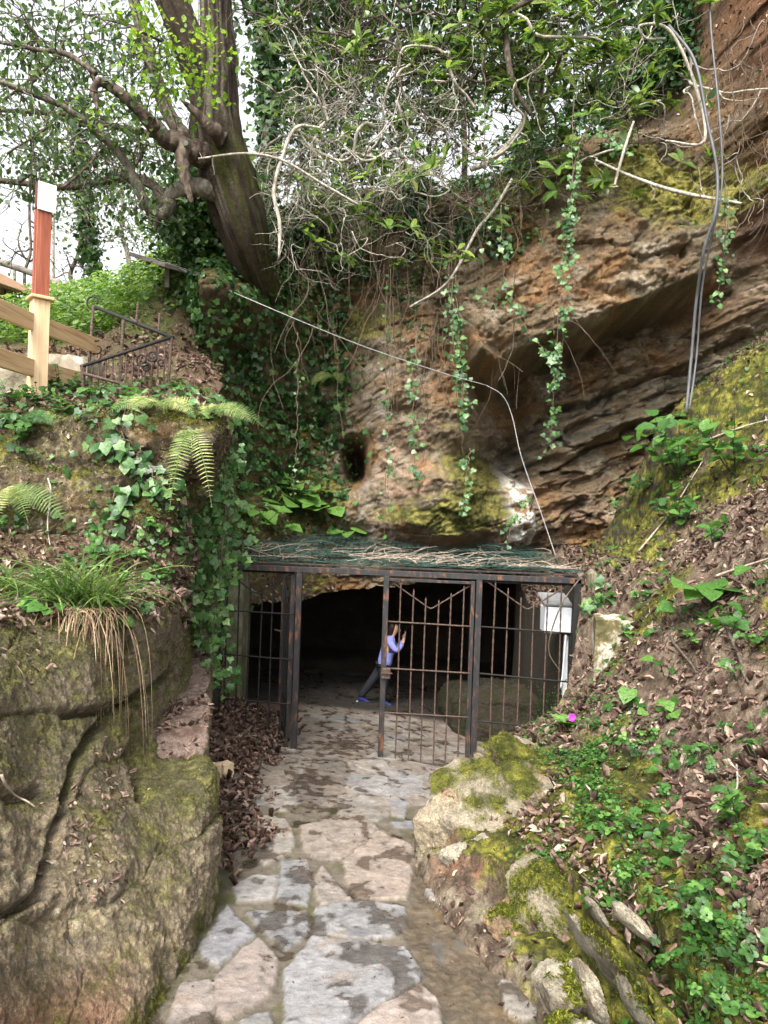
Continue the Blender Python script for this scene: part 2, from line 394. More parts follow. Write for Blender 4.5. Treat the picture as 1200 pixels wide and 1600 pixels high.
def build_path():
    nu, nv = 430, 860
    yy = 1.9 * (14.5 / 1.9) ** np.linspace(0, 1, nv)[:, None] + np.zeros((1, nu))
    u = np.linspace(-1, 1, nu)[None]
    xx = np.where(u < 0, u * (1.5 + .28 * yy), u * (1.25 + .21 * yy))
    G = np.stack([xx, yy, ground_z(xx, yy)], -1)
    px, py = proj(G); q = np.stack([xx, yy, 0 * xx], -1)
    wob = 5 * fbm(q * 9, 3)
    d = np.full(px.shape, -60.0); col = np.zeros(px.shape + (3,)) + np.array(TAN); done = np.zeros(px.shape, bool); tilt = np.zeros(px.shape)
    for k, (pl, c) in enumerate(STONES):
        pl = Z2(pl); ins = inpoly(px + wob, py + wob * .6, pl)
        dd = pdist(px + wob, py + wob * .6, pl, True) * np.where(ins, 1, -1)
        m = dd > d; col[m] = c; d = np.where(m, dd, d); done |= ins
    n_e = fbm(q * 22, 3)
    d_m = d * yy / FPX                                   # metres, roughly
    # crazy paving further on: a voronoi of jittered cells
    pts = []; rg = np.random.default_rng(12)
    for j in range(26):
        for i in range(12):
            pts.append((-2.6 + i * .5 + rg.uniform(-.2, .2) + .25 * (j % 2), 5.4 + j * .38 + rg.uniform(-.15, .15)))
    pts = np.array(pts); w2 = np.stack([xx + .06 * fbm(q * 3, 2), yy + .06 * fbm(q * 3 + 9, 2)], -1)
    f1 = np.full(px.shape, 9.0); f2 = np.full(px.shape, 9.0); idx = np.zeros(px.shape, int)
    for k, p_ in enumerate(pts):
        r_ = np.hypot(w2[..., 0] - p_[0], (w2[..., 1] - p_[1]) * 1.1); m = r_ < f1
        f2 = np.where(m, f1, np.minimum(f2, r_)); idx = np.where(m, k, idx); f1 = np.where(m, r_, f1)
    pal = np.array([GREY, PINK, TAN, PALE, (.27, .225, .18), (.33, .28, .24)]); pc = pal[rg.integers(0, 6, len(pts))]
    far = (~done) & (yy > 5.6 + .3 * fbm(q, 2)) & (py < 1260)
    dv = (f2 - f1) * .5 - .012
    d_m = np.where(far, dv, d_m); col[far] = pc[idx[far]]
    stone = ss(-.010, .004, d_m + .008 * n_e)
    n1 = fbm(q * 6, 4); n2 = fbm(q * 30, 3); n0 = fbm(q * 1.6 + 4, 3)
    col = col * np.clip(1 + .5 * n1 + .4 * n2 + .35 * fbm(q * np.array((14, 10, 1)) + 61, 3) + .25 * n_e, .35, 1.7)[..., None]
    col = mixc(col, (.42, .30, .22), np.clip(ss(.05, .5, fbm(q * 4 + 31, 4)) * .5, 0, 1)); col = mixc(col, (.30, .17, .07), ss(.3, .6, fbm(q * 3.3 + 3, 4)) * .55)
    mort = np.array((.19, .155, .11)) * (1 + .5 * n1 + .4 * n2)[..., None]
    mort = mixc(mort, (.10, .10, .025), ss(.0, .5, fbm(q * 5 + 8, 3)) * .8)
    col = col * stone[..., None] + mort * (1 - stone[..., None])
    # bare wet earth and bedrock along the right-hand side
    mud = mask_poly(px, py, Z2([(830,600),(800,700),(815,770),(880,880),(880,930),(940,1010),(960,1300),(1320,1300),(1180,950),(1090,730),(1010,690),(990,600),(900,430),(850,330),(830,470)]), 9, 14 * fbm(q * 7, 3))
    mud *= 1 - (inpoly(px, py, Z2(STONES[-3][0])) | inpoly(px, py, Z2(STONES[-2][0])))
    mcol = np.array((.165, .12, .072)) * np.clip(1 + .7 * n1 + .6 * n2 + .6 * n_e, .3, 2)[..., None]
    mcol = mixc(mcol, (.24, .15, .05), ss(.1, .5, fbm(q * 3 + 21, 3)) * .7); mcol = mixc(mcol, (.15, .145, .13), ss(.1, .4, fbm(q * np.array((7, 3, 1)) + 5, 3)) * .7)
    col = col * (1 - mud[..., None]) + mcol * mud[..., None]
    # damp dark patches, moss at the left kerb, dirt near the leaf heap
    wet = ss(.15, .24, fbm(q * np.array((5.5, 4.2, 1)) + 2.7, 4) + .22 * fbm(q * 1.1 + 50, 2)) * (1 - mud)
    wet = np.maximum(wet, mud * .25)
    for (cx, cy, rx, ry) in ((425, 1440, 42, 30), (440, 1470, 22, 30), (575, 1435, 34, 22), (565, 1395, 25, 16), (480, 1225, 30, 45), (530, 1265, 28, 22), (470, 1375, 24, 24), (590, 1490, 24, 24), (618, 1500, 30, 16), (535, 1560, 20, 22), (420, 1340, 22, 16), (410, 1520, 20, 26), (645, 1545, 16, 14), (540, 1165, 60, 26)):
        wet = np.maximum(wet, ss(.02, .12, fbm(q * 11 + 1.3, 3) + .42 - .55 * np.hypot((px - cx) / rx, (py - cy) / ry)) * (1 - mud))
    col = col * (1 - np.array((.64, .69, .73)) * (np.clip(wet, 0, 1) * (1 - mud * .6) * np.clip(.85 + .5 * n2, .5, 1.1))[..., None])
    mo = ss(60, 8, np.abs(px - np.interp(py, [1150, 1390, 1600, 1800], [332, 338, 205, 100])) + 40 * fbm(q * 4, 3) + 12)
    col = mixc(col, (.09, .10, .018), mo * ss(1330, 1400, py) * .9)
    dirt = ss(.15, -.3, xx + 1.12 + .25 * n0) * ss(3.9, 4.3, yy)
    col = mixc(col, (.15, .085, .055), dirt * .9)
    G[..., 2] += stone * .016 * (1 - mud) + .010 * n1 + .005 * n2 + .03 * n0 - .012 * mud + .03 * mud * fbm(q * np.array((9, 4, 1)), 4, .6)
    G[..., 2] += ss(1.0, 1.6, xx - .16 * (yy - 5)) * ss(7.2, 6, yy) * .1
    dark = ss(11.0, 11.6, yy + .25 * n0); col = mixc(col, (.045, .036, .028), dark)  # past the cave mouth the interior's darkness is put into the path colour
    col = np.clip((col * .8 + .2 * col.mean(-1, keepdims=True) * np.array((1.06, 1.0, .92))) * .66, .01, .8)
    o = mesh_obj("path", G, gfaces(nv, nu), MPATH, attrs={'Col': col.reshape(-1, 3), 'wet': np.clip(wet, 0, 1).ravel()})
    kind(o, 'structure'); return Surf(G, None, True)
SP = build_path()

# ---- cliff
LX = [560, 700, 770, 830, 960, 1050, 1130, 1300, 1700]; LY = [640, 625, 605, 572, 512, 482, 445, 390, 280]
def build_cliff():
    nu, nv = 760, 660
    x = np.linspace(-5.2, 9.5, nu)[None] + np.zeros((nv, 1)); z = np.linspace(-1.9, 11.2, nv)[:, None] + np.zeros((1, nu))
    Y0 = 11.6
    px, py = proj(np.stack([x, x * 0 + Y0, z], -1)); q = np.stack([x, x * 0, z], -1)
    wx = px + 26 * fbm(q * .9 + 3, 3); wy = py + 26 * fbm(q * .9 + 13, 3)
    y = np.full(px.shape, 11.7)
    def g(cx, cy, rx, ry, a, p=2): return a * np.exp(-(np.abs((wx - cx) / rx) ** p + np.abs((wy - cy) / ry) ** p))
    y -= .25 * (py - 500) / 400 * 0
    # big slanted overhang on the right and the recess under it
    d = wy - np.interp(wx, LX, LY); mR = ss(690, 800, wx) * ss(1330, 1150, wx)
    up = ss(14, -8, d)
    slab = [(690, 440), (770, 350), (840, 285), (930, 240), (1000, 232), (1060, 290), (1118, 342), (1098, 400), (1072, 452), (1050, 480), (960, 512), (830, 572), (765, 607), (715, 590)]
    sm = mask_poly(wx, wy, slab, 16); th_ = np.clip((wy - np.interp(wx, [690, 840, 1000, 1118], [440, 285, 232, 342])) / 170, 0, 1)
    y -= sm * (.45 + .95 * th_ ** .7)
    y -= .25 * ss(1080, 1160, px) * ss(350, 420, py)
    y += mR * (1 - up) * (.75 * np.exp(-np.maximum(d, 0) / 60) + .10) * ss(1160, 1060, px)
    y -= .5 * np.exp(-(((wx - 1085) / 40) ** 2 + ((wy - 400) / 60) ** 2))
    # second ledges below
    for off, amp, wid in ((95, .34, 45), (165, .30, 50), (70, .16, 16), (215, .18, 40), (130, .12, 14)):
        e = d - off - 26 * fbm(q * np.array((1.1, 1, 2)) + off, 3)
        y += mR * amp * ss(-10, 8, e) * np.exp(-np.maximum(e, 0) / wid); y -= mR * amp * .5 * np.exp(-np.abs(e + 14) / 14)
    # pillar, mossy nose, hollow, hole
    y -= g(645, 690, 90, 185, 1.25, 3); y -= g(600, 560, 60, 60, .3); y -= g(720, 640, 60, 50, .4); y += g(808, 690, 48, 85, .95); y += g(440, 700, 90, 120, .35)
    y -= g(735, 795, 95, 56, 1.0, 4); y -= g(802, 802, 24, 60, .75, 4); y += g(745, 868, 110, 12, .5); y -= g(505, 770, 45, 40, .35); y -= g(690, 820, 60, 30, .3)
    y += 2.0 * np.exp(-(np.abs((px - 554) / 17) ** 3 + np.abs((py - 722) / 32) ** 3)); y += g(535, 745, 35, 25, .4)
    y -= g(905, 790, 90, 70, .25)
    y += 2.2 * np.exp(-(((px - 655) / 26) ** 2 + ((py - 615) / 22) ** 2)) * .12
    # left flank comes forward and carries the tree; upper part leans back to the planted top
    y -= 1.1 * np.exp(-(((px - 405) / 75) ** 2 + ((py - 505) / 60) ** 2)); y -= 1.3 * ss(520, 330, px) * ss(420, 520, py); y -= .5 * ss(480, 330, px)
    y += 1.8 * ss(360, 120, py - .1 * (px - 600)) * ss(900, 640, px)
    y += 2.6 * ss(270, 60, py + .22 * (px - 900)) * ss(560, 800, px) * ss(1180, 1060, px)
    y -= 1.5 * ss(1085, 1150, wx) * ss(420, 330, wy); y -= .3 * ss(1130, 1200, wx)
    y -= .7 * ss(760, 850, py) * ss(470, 420, px)
    # strata, lumps, pits
    s_ = d + 22 * fbm(q * .8 + 40, 3); lam = (z * 1.0 - .38 * x) + .12 * fbm(q * 1.2, 3)
    st = fbm(np.stack([x * .35, x * 0, lam * 4.5], -1), 5, .6)
    rs = ss(620, 780, px) * ss(1, 0, ss(1110, 1180, px) * ss(420, 330, py))
    y += st * (.04 + .12 * rs * ss(-40, 60, d) + .03 * rs)
    y += .36 * fbm(q * 1.0 + 7, 3) + .17 * fbm(q * 3.0 + 9, 4, .6) - .10 * np.clip(fbm(q * 2.1 + 19, 3, ridge=True), -.3, .8) + .10 * np.abs(fbm(q * np.array((2.2, 1, 3.4)) + 29, 3))
    pit = fbm(np.stack([x * 4.0, x * 0, lam * 9], -1) + 3, 3, ridge=True); y += .07 * np.clip(pit, -.2, 1) * (.3 + .7 * rs * ss(-20, 60, d))
    y += .04 * fbm(q * 11, 3, .6) + .02 * fbm(q * 26, 2)
    bu = x * .93 + z * .36 + .25 * fbm(q * .8 + 81, 3); bv = z * .93 - x * .36 + .18 * fbm(q * 1.0 + 91, 3)
    o1, e1 = blocks(bu, bv, 1.35, .62, 5); o2, e2 = blocks(bu + .1 * fbm(q * 3, 2), bv + .08 * fbm(q * 3 + 5, 2), .48, .26, 6)
    bm = ss(345, 420, px); bm = bm * (.42 + .58 * ss(20, 90, d) * ss(760, 840, px)) * (1 - .5 * np.exp(-(((px - 650) / 130) ** 2 + ((py - 700) / 170) ** 2))); y += bm * (.36 * o1 + .16 * o2 + .09 * np.exp(-e1 / .05) + .05 * np.exp(-e2 / .06))
    er = ss(1090, 1150, px) * ss(460, 380, py); y += er * .35 * fbm(np.stack([x * 3, x * 0, z * .9], -1), 4, .6) + er * .16 * fbm(q * 6, 4, .65)
    TE = np.interp(px, [300, 345, 430, 560, 700, 850, 950, 1050, 1100, 1160, 1300], [470, 430, 335, 235, 185, 100, 70, 20, -60, -140, -200]) + 18 * fbm(q * 1.3 + 70, 3)
    y += 5.5 * np.clip((TE + 60 - py) / 130, 0, 2) ** 2 + 2.5 * np.clip((372 - px) / 40, 0, 3) ** 2
    z = z - .5 * np.clip((TE + 60 - py) / 130, 0, 2) ** 2
    G = np.stack([x, y, z], -1)
    # cave mouth
    lint = np.interp(px, [380, 470, 600, 700, 905, 940], [915, 938, 915, 902, 895, 895]) + 8 * fbm(q * 3, 2)
    keep = ~((py > lint) & (px > 400) & (px < 960)) & (py > TE - 90) & (px > 318)
    # colours
    P3 = G; n1 = fbm(q * 1.3 + 5, 4); n2 = fbm(q * 5 + 2, 4, .6); n3 = fbm(q * 17, 3); ls = fbm(np.stack([x * .5, x * 0, lam * 6], -1) + 60, 4, .6)
    col = np.zeros(px.shape + (3,)) + np.array((.175, .135, .085))
    col = mixc(col, (.275, .15, .060), ss(-.15, .4, n1 + .35 * ls) * .8)
    col = mixc(col, (.37, .315, .235), ss(.0, .45, fbm(q * 2.1 + 33, 4) + .4 * ls) * .75)
    col = mixc(col, (.065, .055, .042), ss(.05, .5, ls + .3 * n2) * .75)
    col = mixc(col, (.085, .095, .08), mR * ss(60, 110, d) * ss(200, 120, d) * ss(-.2, .3, n1 + ls) * .7)
    red = er; col = col * (1 - red[..., None]) + red[..., None] * (np.array((.13, .062, .032)) * np.clip(1 + .9 * n2 + .6 * ls, .25, 2)[..., None])
    def blob(cx, cy, rx, ry): return np.exp(-(((px - cx) / rx) ** 2 + ((py - cy) / ry) ** 2))
    col = mixc(col, (.30, .27, .24), np.clip(ss(-.1, .4, n2) * (1.3 * blob(585, 800, 70, 80) + 1.2 * blob(620, 670, 45, 80) + blob(700, 770, 40, 50)), 0, 1) * .9)
    col = mixc(col, (.40, .19, .08), np.clip(ss(-.2, .4, n2) * (blob(690, 600, 60, 60) + blob(640, 740, 50, 50) + blob(835, 470, 70, 50) + blob(700, 830, 50, 24)), 0, 1) * .8)
    col = mixc(col, (.56, .54, .49), np.clip(ss(-.2, .1, n2 + .3 * n3) * (blob(803, 805, 24, 58)) * 2.2, 0, 1))
    col = mixc(col, (.33, .17, .12), ss(-.2, .5, n2) * blob(920, 800, 80, 60) * .6)
    col = mixc(col, (.40, .30, .24), ss(-.1, .4, n1 + ls) * blob(1160, 440, 60, 90) * .7)
    ups = np.clip(gnorm(G)[..., 2] * np.sign((gnorm(G)[..., 1] < 0) - .5), -1, 1)
    mo = np.clip(2.4 * blob(1040, 330, 85, 55) + 1.3 * blob(930, 265, 80, 32) + .8 * blob(850, 300, 60, 22) + 1.4 * blob(700, 808, 85, 30) + .9 * blob(735, 745, 38, 40) + .6 * blob(560, 520, 60, 40) + .5 * blob(460, 790, 90, 40) + .45 * ss(560, 480, px) + .3 * blob(800, 330, 120, 80) + .35 * blob(700, 700, 60, 40), 0, 1.2)
    mo = mo * (1 - np.clip(1.3 * np.exp(-(((px - 808) / 30) ** 2 + ((py - 805) / 70) ** 2)), 0, 1))
    moss = np.clip(ss(.15, .6, mo + .55 * n2 + .35 * n1 + .45 * ups - .12), 0, 1) * ss(.08, .3, mo)
    mc = mixc(np.zeros(px.shape + (3,)) + np.array(MOSSD), (.20, .18, .05), ss(-.3, .4, n2 + .4 * n3 + .3 * ups))
    mc = mixc(mc, (.29, .26, .065), np.clip(blob(1040, 330, 95, 60) + blob(940, 265, 85, 32), 0, 1) * ss(-.5, .2, n2 + n3))
    col = col * (1 - moss[..., None]) + mc * moss[..., None]
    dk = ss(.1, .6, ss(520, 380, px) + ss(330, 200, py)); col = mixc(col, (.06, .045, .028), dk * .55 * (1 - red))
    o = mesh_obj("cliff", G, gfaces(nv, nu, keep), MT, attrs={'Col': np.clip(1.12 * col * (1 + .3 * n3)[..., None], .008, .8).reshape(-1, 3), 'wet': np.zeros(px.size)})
    kind(o, 'structure'); s = Surf(G, keep); s.moss = moss; return s
SC = build_cliff()

# ---- cave behind the gate
def build_cave():
    nu, nv = 140, 90
    th = np.linspace(-.12, math.pi + .12, nu)[None]; t = np.linspace(0, 1, nv)[:, None]
    rx = 3.6 + 1.6 * np.sin(t * math.pi) ** .8; rz = 2.95 - .6 * t; cap = np.sqrt(np.clip(1 - np.maximum(t - .65, 0) ** 2 / .1225, 0, 1))
    x = .55 + .9 * t + np.cos(th) * rx * cap; y = 11.75 + 7 * t + 0 * th; z = -1.75 - 1.1 * t + np.sin(th) * (rz + 1.1 * t) * cap
    G = np.stack(np.broadcast_arrays(x, y, z), -1); G = G + .35 * fbm(G * 1.1, 4)[..., None] * np.array((.7, .7, .7))
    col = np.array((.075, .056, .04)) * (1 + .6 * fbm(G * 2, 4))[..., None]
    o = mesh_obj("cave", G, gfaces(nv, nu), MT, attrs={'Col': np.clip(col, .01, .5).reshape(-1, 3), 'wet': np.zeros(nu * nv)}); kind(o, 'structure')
    # floor of the cave
    nu, nv = 120, 100
    x = np.linspace(-6, 8, nu)[None]; y = np.linspace(11.3, 21, nv)[:, None]; x, y = np.broadcast_arrays(x, y)
    q = np.stack([x, y, 0 * x], -1); z = ground_z(x, y) - .06 + .25 * fbm(q * .8 + 3, 3) * ss(13, 14.5, y) + .05 * fbm(q * 2, 3)
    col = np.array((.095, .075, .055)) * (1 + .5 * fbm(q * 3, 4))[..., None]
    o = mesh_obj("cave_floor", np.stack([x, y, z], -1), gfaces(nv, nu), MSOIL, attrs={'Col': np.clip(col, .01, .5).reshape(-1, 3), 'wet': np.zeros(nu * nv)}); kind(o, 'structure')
build_cave()

# ---- a lumpy rock mass from a control net, with cracks along traced lines
def rockmass(name, ctrl, nu, nv, colf, amp=1.0, cracks=(), mat=MT, keepf=None, lowf=1.0, blk=0):
    G = net(ctrl, nu, nv); N = gnorm(G)
    if (N * (np.array([0, 0, EYE]) - G)).sum(-1).mean() < 0: N = -N
    px, py = proj(G)
    d = .14 * lowf * fbm(G * 1.5 + 3, 4) + .05 * fbm(G * 5, 4, .6) + .026 * fbm(G * 17, 4, .65) + .010 * fbm(G * 44, 2)
    d = d + .05 * np.clip(fbm(G * np.array((2.2, 2.2, 3.4)) + 40, 3, ridge=True), -.3, .6)
    if blk: b1, e1 = blocks(G[..., 1] * .8 + G[..., 0] * .6 + .12 * fbm(G * 1.5, 2), G[..., 2] + .3 * G[..., 1] * .3 + .1 * fbm(G * 1.5 + 8, 2), blk, blk * .6, 11); d = d + blk * (.055 * b1 - .03 * np.exp(-e1 / .05))
    d = d * amp
    for line, wpx, dep in cracks:
        dd = pdist(px + 7 * fbm(G * 6, 2), py + 7 * fbm(G * 6 + 5, 2), line)
        d = d - dep * np.exp(-(dd / wpx) ** 2)
    G = G + N * d[..., None]; s = Surf(G); s.base = (px, py)
    col, wet = colf(s, G, px, py)
    keep = keepf(s) if keepf else None; s.keep = keep
    o = mesh_obj(name, G, gfaces(nv, nu, keep), mat, attrs={'Col': np.clip(col, .008, .8).reshape(-1, 3), 'wet': np.broadcast_to(wet, px.shape).ravel()})
    kind(o, 'structure'); return s
def C3(rows): return [[P(*p) for p in r] for r in rows]

def col_left(s, G, px, py):
    n1 = fbm(G * 1.7 + 5, 4); n2 = fbm(G * 6 + 2, 4, .6); n3 = fbm(G * 20, 3); ups = s.N[..., 2]
    col = np.zeros(px.shape + (3,)) + np.array((.225, .182, .125))
    col = mixc(col, (.40, .325, .24), ss(-.1, .5, n1 + .5 * n3) * .8)
    low = ss(1180, 1400, py - .35 * (px - 150) + 60 * n1)
    col = mixc(col, (.36, .275, .175), low * ss(-.3, .25, n2 + .8 * n3) * .75)
    col = mixc(col, (.46, .42, .31), low * ss(.12, .4, n2 * .7 + n3 * .6) * .6)
    col = mixc(col, (.30, .15, .085), ss(1480, 1620, py + 40 * n1 + .3 * (px - 100)) * ss(260, 120, px) * .75)
    stain = ss(.05, .4, n1 * .8 + .5 * n2) * ss(1500, 1250, py); col = mixc(col, (.075, .06, .045), stain * .5)
    m = ss(.0, .4, .5 * ups + .6 * n1 + .4 * n2 - .27 + .4 * ss(1380, 1150, py)) * .8
    edge = np.exp(-(pdist(px, py, [(330, 1400), (300, 1480), (245, 1560), (180, 1640)]) / 28) ** 2) * ss(-.3, .2, n2)
    edge = np.maximum(edge, np.exp(-(np.hypot((px - 290) / 50, (py - 1250) / 38)) ** 2) * .9)
    m = np.clip(np.maximum(m, edge), 0, 1)
    mc = mixc(np.zeros(px.shape + (3,)) + np.array((.06, .058, .016)), (.15, .145, .03), ss(-.1, .5, n2 + n3 * .5))
    s.moss = m; s.up = ups
    return (col * (1 - m[..., None]) + mc * m[..., None]) * (1 + .35 * n3 + .2 * n2)[..., None], 0.0
SL1 = rockmass("rock_terrain", C3([
 [(-320,1950,1.5),(-60,1830,1.9),(90,1740,2.25),(205,1640,2.6),(292,1500,3.3),(336,1425,3.95),(318,1390,4.4)],
 [(-320,1600,1.8),(-60,1520,2.15),(70,1490,2.6),(190,1450,2.95),(285,1370,3.5),(333,1310,4.05),(318,1310,4.7)],
 [(-320,1350,2.1),(-60,1330,2.5),(60,1320,2.9),(165,1310,3.25),(255,1270,3.75),(331,1205,4.15),(318,1230,4.9)],
 [(-320,1180,2.5),(-60,1170,2.8),(45,1165,3.2),(140,1175,3.55),(212,1190,4.0),(268,1160,4.75),(318,1170,5.3)],
 [(-320,1060,2.8),(-60,1040,3.15),(50,1030,3.55),(150,1030,3.95),(225,1045,4.5),(262,1060,5.3),(310,1100,6.2)],
 [(-320,975,3.1),(-60,965,3.5),(60,962,4.0),(170,945,4.5),(262,945,5.1),(278,960,5.9),(300,1040,6.9)],
 [(-320,945,3.6),(-60,945,4.0),(60,945,4.5),(170,930,5.0),(262,930,5.5),(282,960,6.3),(305,1010,7.6)]]), 430, 480, col_left, .75,
 [([(205, 1000), (190, 1090), (125, 1180), (85, 1290), (60, 1400), (0, 1430)], 6, .13), ([(100, 1118), (170, 1110), (235, 1080), (262, 1040)], 4, .10), ([(222, 1085), (205, 1180), (222, 1250)], 8, .10), ([(-40, 1225), (20, 1250), (60, 1230)], 9, .08)], lowf=.3, blk=.95)
# ledge beside the path: flat top, sheer side
def col_ledge(s, G, px, py):
    n1 = fbm(G * 2 + 5, 4); n2 = fbm(G * 8 + 2, 4, .6); n3 = fbm(G * 24, 3); ups = s.N[..., 2]
    col = mixc(np.zeros(px.shape + (3,)) + np.array((.26, .19, .155)), (.14, .085, .065), ss(-.1, .4, n2))
    col = mixc(col, (.42, .36, .30), ss(.15, .5, n1 + .5 * n3) * .7)
    side = ss(.6, .2, ups); col = mixc(col, (.19, .165, .10), side * .8); m = side * ss(-.1, .4, n1 + .3 * n2); col = mixc(col, (.10, .105, .03), m * .7)
    s.moss = m; s.up = ups; return col * (1 + .4 * n3 + .3 * n2)[..., None], 0.0
SL2 = rockmass("ledge_terrain", [
 [(-1.6, 3.7, -.3), (-1.3, 3.75, -.28), (-1.06, 3.85, -.26), (-1.02, 3.86, -.3), (-.99, 4.02, -.35), (-.99, 4.0, -.8)],
 [(-1.7, 4.6, .11), (-1.45, 4.62, .13), (-1.16, 4.65, .11), (-1.12, 4.65, .05), (-1.11, 4.65, -.35), (-1.1, 4.6, -.9)],
 [(-1.95, 5.4, .10), (-1.7, 5.4, .12), (-1.36, 5.45, .10), (-1.32, 5.45, .04), (-1.31, 5.45, -.35), (-1.3, 5.4, -1)],
 [(-2.25, 6.4, .12), (-2.0, 6.4, .12), (-1.61, 6.5, .10), (-1.56, 6.5, .04), (-1.55, 6.5, -.35), (-1.55, 6.4, -1)],
 [(-2.7, 7.9, .16), (-2.4, 7.9, .16), (-1.93, 7.9, .12), (-1.89, 7.9, .06), (-1.88, 7.9, -.35), (-1.88, 7.9, -1.1)]], 170, 260, col_ledge, .55)

def col_upper(s, G, px, py):
    n1 = fbm(G * 1.7 + 5, 4); n2 = fbm(G * 6 + 2, 4, .6); n3 = fbm(G * 20, 3); ups = s.N[..., 2]
    col = np.zeros(px.shape + (3,)) + np.array((.14, .11, .07)); col = mixc(col, (.36, .30, .21), ss(-.1, .35, n2 + .8 * n3) * .8)
    col = mixc(col, (.33, .20, .10), ss(.1, .5, fbm(G * 2.5 + 70, 3)) * .6)
    lit = ss(805, 850, py + 30 * n1) * ss(1010, 960, py); lit = np.maximum(lit, ss(650, 632, py) * .6)
    col = mixc(col, (.20, .125, .085), lit * .8)
    m = np.clip(ss(-.2, .22, .45 * ups + .55 * n1 + .4 * n2 - .05) * (1 - lit * .7), 0, 1)
    mc = mixc(np.zeros(px.shape + (3,)) + np.array((.055, .055, .013)), (.19, .175, .035), ss(-.1, .5, n2 + n3 * .5))
    s.moss = m; s.up = ups; s.lit = lit
    return (col * (1 - m[..., None]) + mc * m[..., None]) * (1 + .35 * n3 + .2 * n2)[..., None], 0.0
SL3 = rockmass("terrace_terrain", C3([
 [(-320,1060,3.6),(-40,1030,3.9),(100,1010,4.3),(200,975,4.9),(268,950,5.5),(285,1010,6.4),(300,1010,7.6)],
 [(-320,960,4.1),(-40,930,4.4),(100,925,4.8),(190,915,5.2),(266,915,5.6),(280,940,6.4),(300,940,7.6)],
 [(-320,890,4.7),(-40,865,5.0),(100,860,5.25),(200,850,5.4),(272,860,5.6),(300,870,6.5),(310,870,7.7)],
 [(-320,800,5.2),(-40,790,5.35),(100,800,5.45),(205,790,5.45),(285,780,5.6),(312,790,6.5),(318,800,7.8)],
 [(-320,715,5.5),(-40,705,5.55),(110,700,5.6),(225,695,5.45),(326,690,5.55),(344,710,6.5),(342,730,7.9)],
 [(-320,650,5.8),(-40,645,5.85),(115,645,5.75),(230,648,5.6),(334,652,5.75),(350,668,6.6),(346,700,8)],
 [(-320,632,6.3),(-40,630,6.4),(115,624,6.3),(230,624,6.2),(322,634,6.4),(342,650,7.1),(340,680,8.2)],
 [(-320,625,7.4),(-40,622,7.5),(115,612,7.6),(230,610,7.7),(310,622,7.8),(330,640,8.2),(335,670,8.8)]]), 400, 380, col_upper, 1.0,
 [([(262, 690), (300, 760), (282, 850)], 14, .16), ([(205, 770), (232, 720), (250, 690)], 14, .12), ([(50, 720), (130, 735), (200, 700)], 12, .08)], blk=.6)

# ---- hillside behind the fence
def build_hill():
    ct = [P(*p) for p in [(-400,650,7.4),(0,622,7.2),(60,624,7.0),(150,630,7.6),(230,634,8.2),(300,640,8.4),(345,680,8.6),(-400,610,9),(0,600,9),(100,600,9),(200,592,9.5),(290,560,9.8),(340,560,10.2),
        (-300,520,11.5),(0,530,11),(120,535,10.8),(200,520,11.3),(280,505,10.4),(330,450,11.8),(0,490,14),(100,482,14),(180,470,13.5),(250,436,11.3),(310,425,11.2),(-300,480,15),(380,380,13)]]
    ct += [(-14, 24, 5.6), (-6, 24, 5.8), (-1, 22, 7), (-20, 15, 5), (4, 26, 9.0), (-12, 40, 5.5), (8, 40, 9)]
    nu, nv = 300, 300
    x = np.linspace(-16, 2.5, nu)[None]; y = 6.9 * (38 / 6.9) ** np.linspace(0, 1, nv)[:, None]; x, y = np.broadcast_arrays(x * 1.0, y)
    q = np.stack([x, y, 0 * x], -1); z = rbf(ct, q[..., :2], .02) + .12 * fbm(q * 1.2, 4) + .04 * fbm(q * 5, 3)
    G = np.stack([x, y, z], -1); px, py = proj(G); n1 = fbm(q * 1.5, 4)
    col = mixc(np.zeros(px.shape + (3,)) + np.array((.13, .085, .055)), (.08, .10, .025), ss(-.1, .4, n1)); col = mixc(col, (.10, .14, .03), ss(10.2, 11, y) * .8)
    keep = ~((px > 340) & (y < 12.6)) & (px < 420)
    o = mesh_obj("hillside", G, gfaces(nv, nu, keep), MSOIL, attrs={'Col': np.clip(col * (1 + .3 * n1)[..., None], .01, .6).reshape(-1, 3), 'wet': np.zeros(px.size)})
    kind(o, 'structure'); return Surf(G, keep, True)
SH = build_hill()

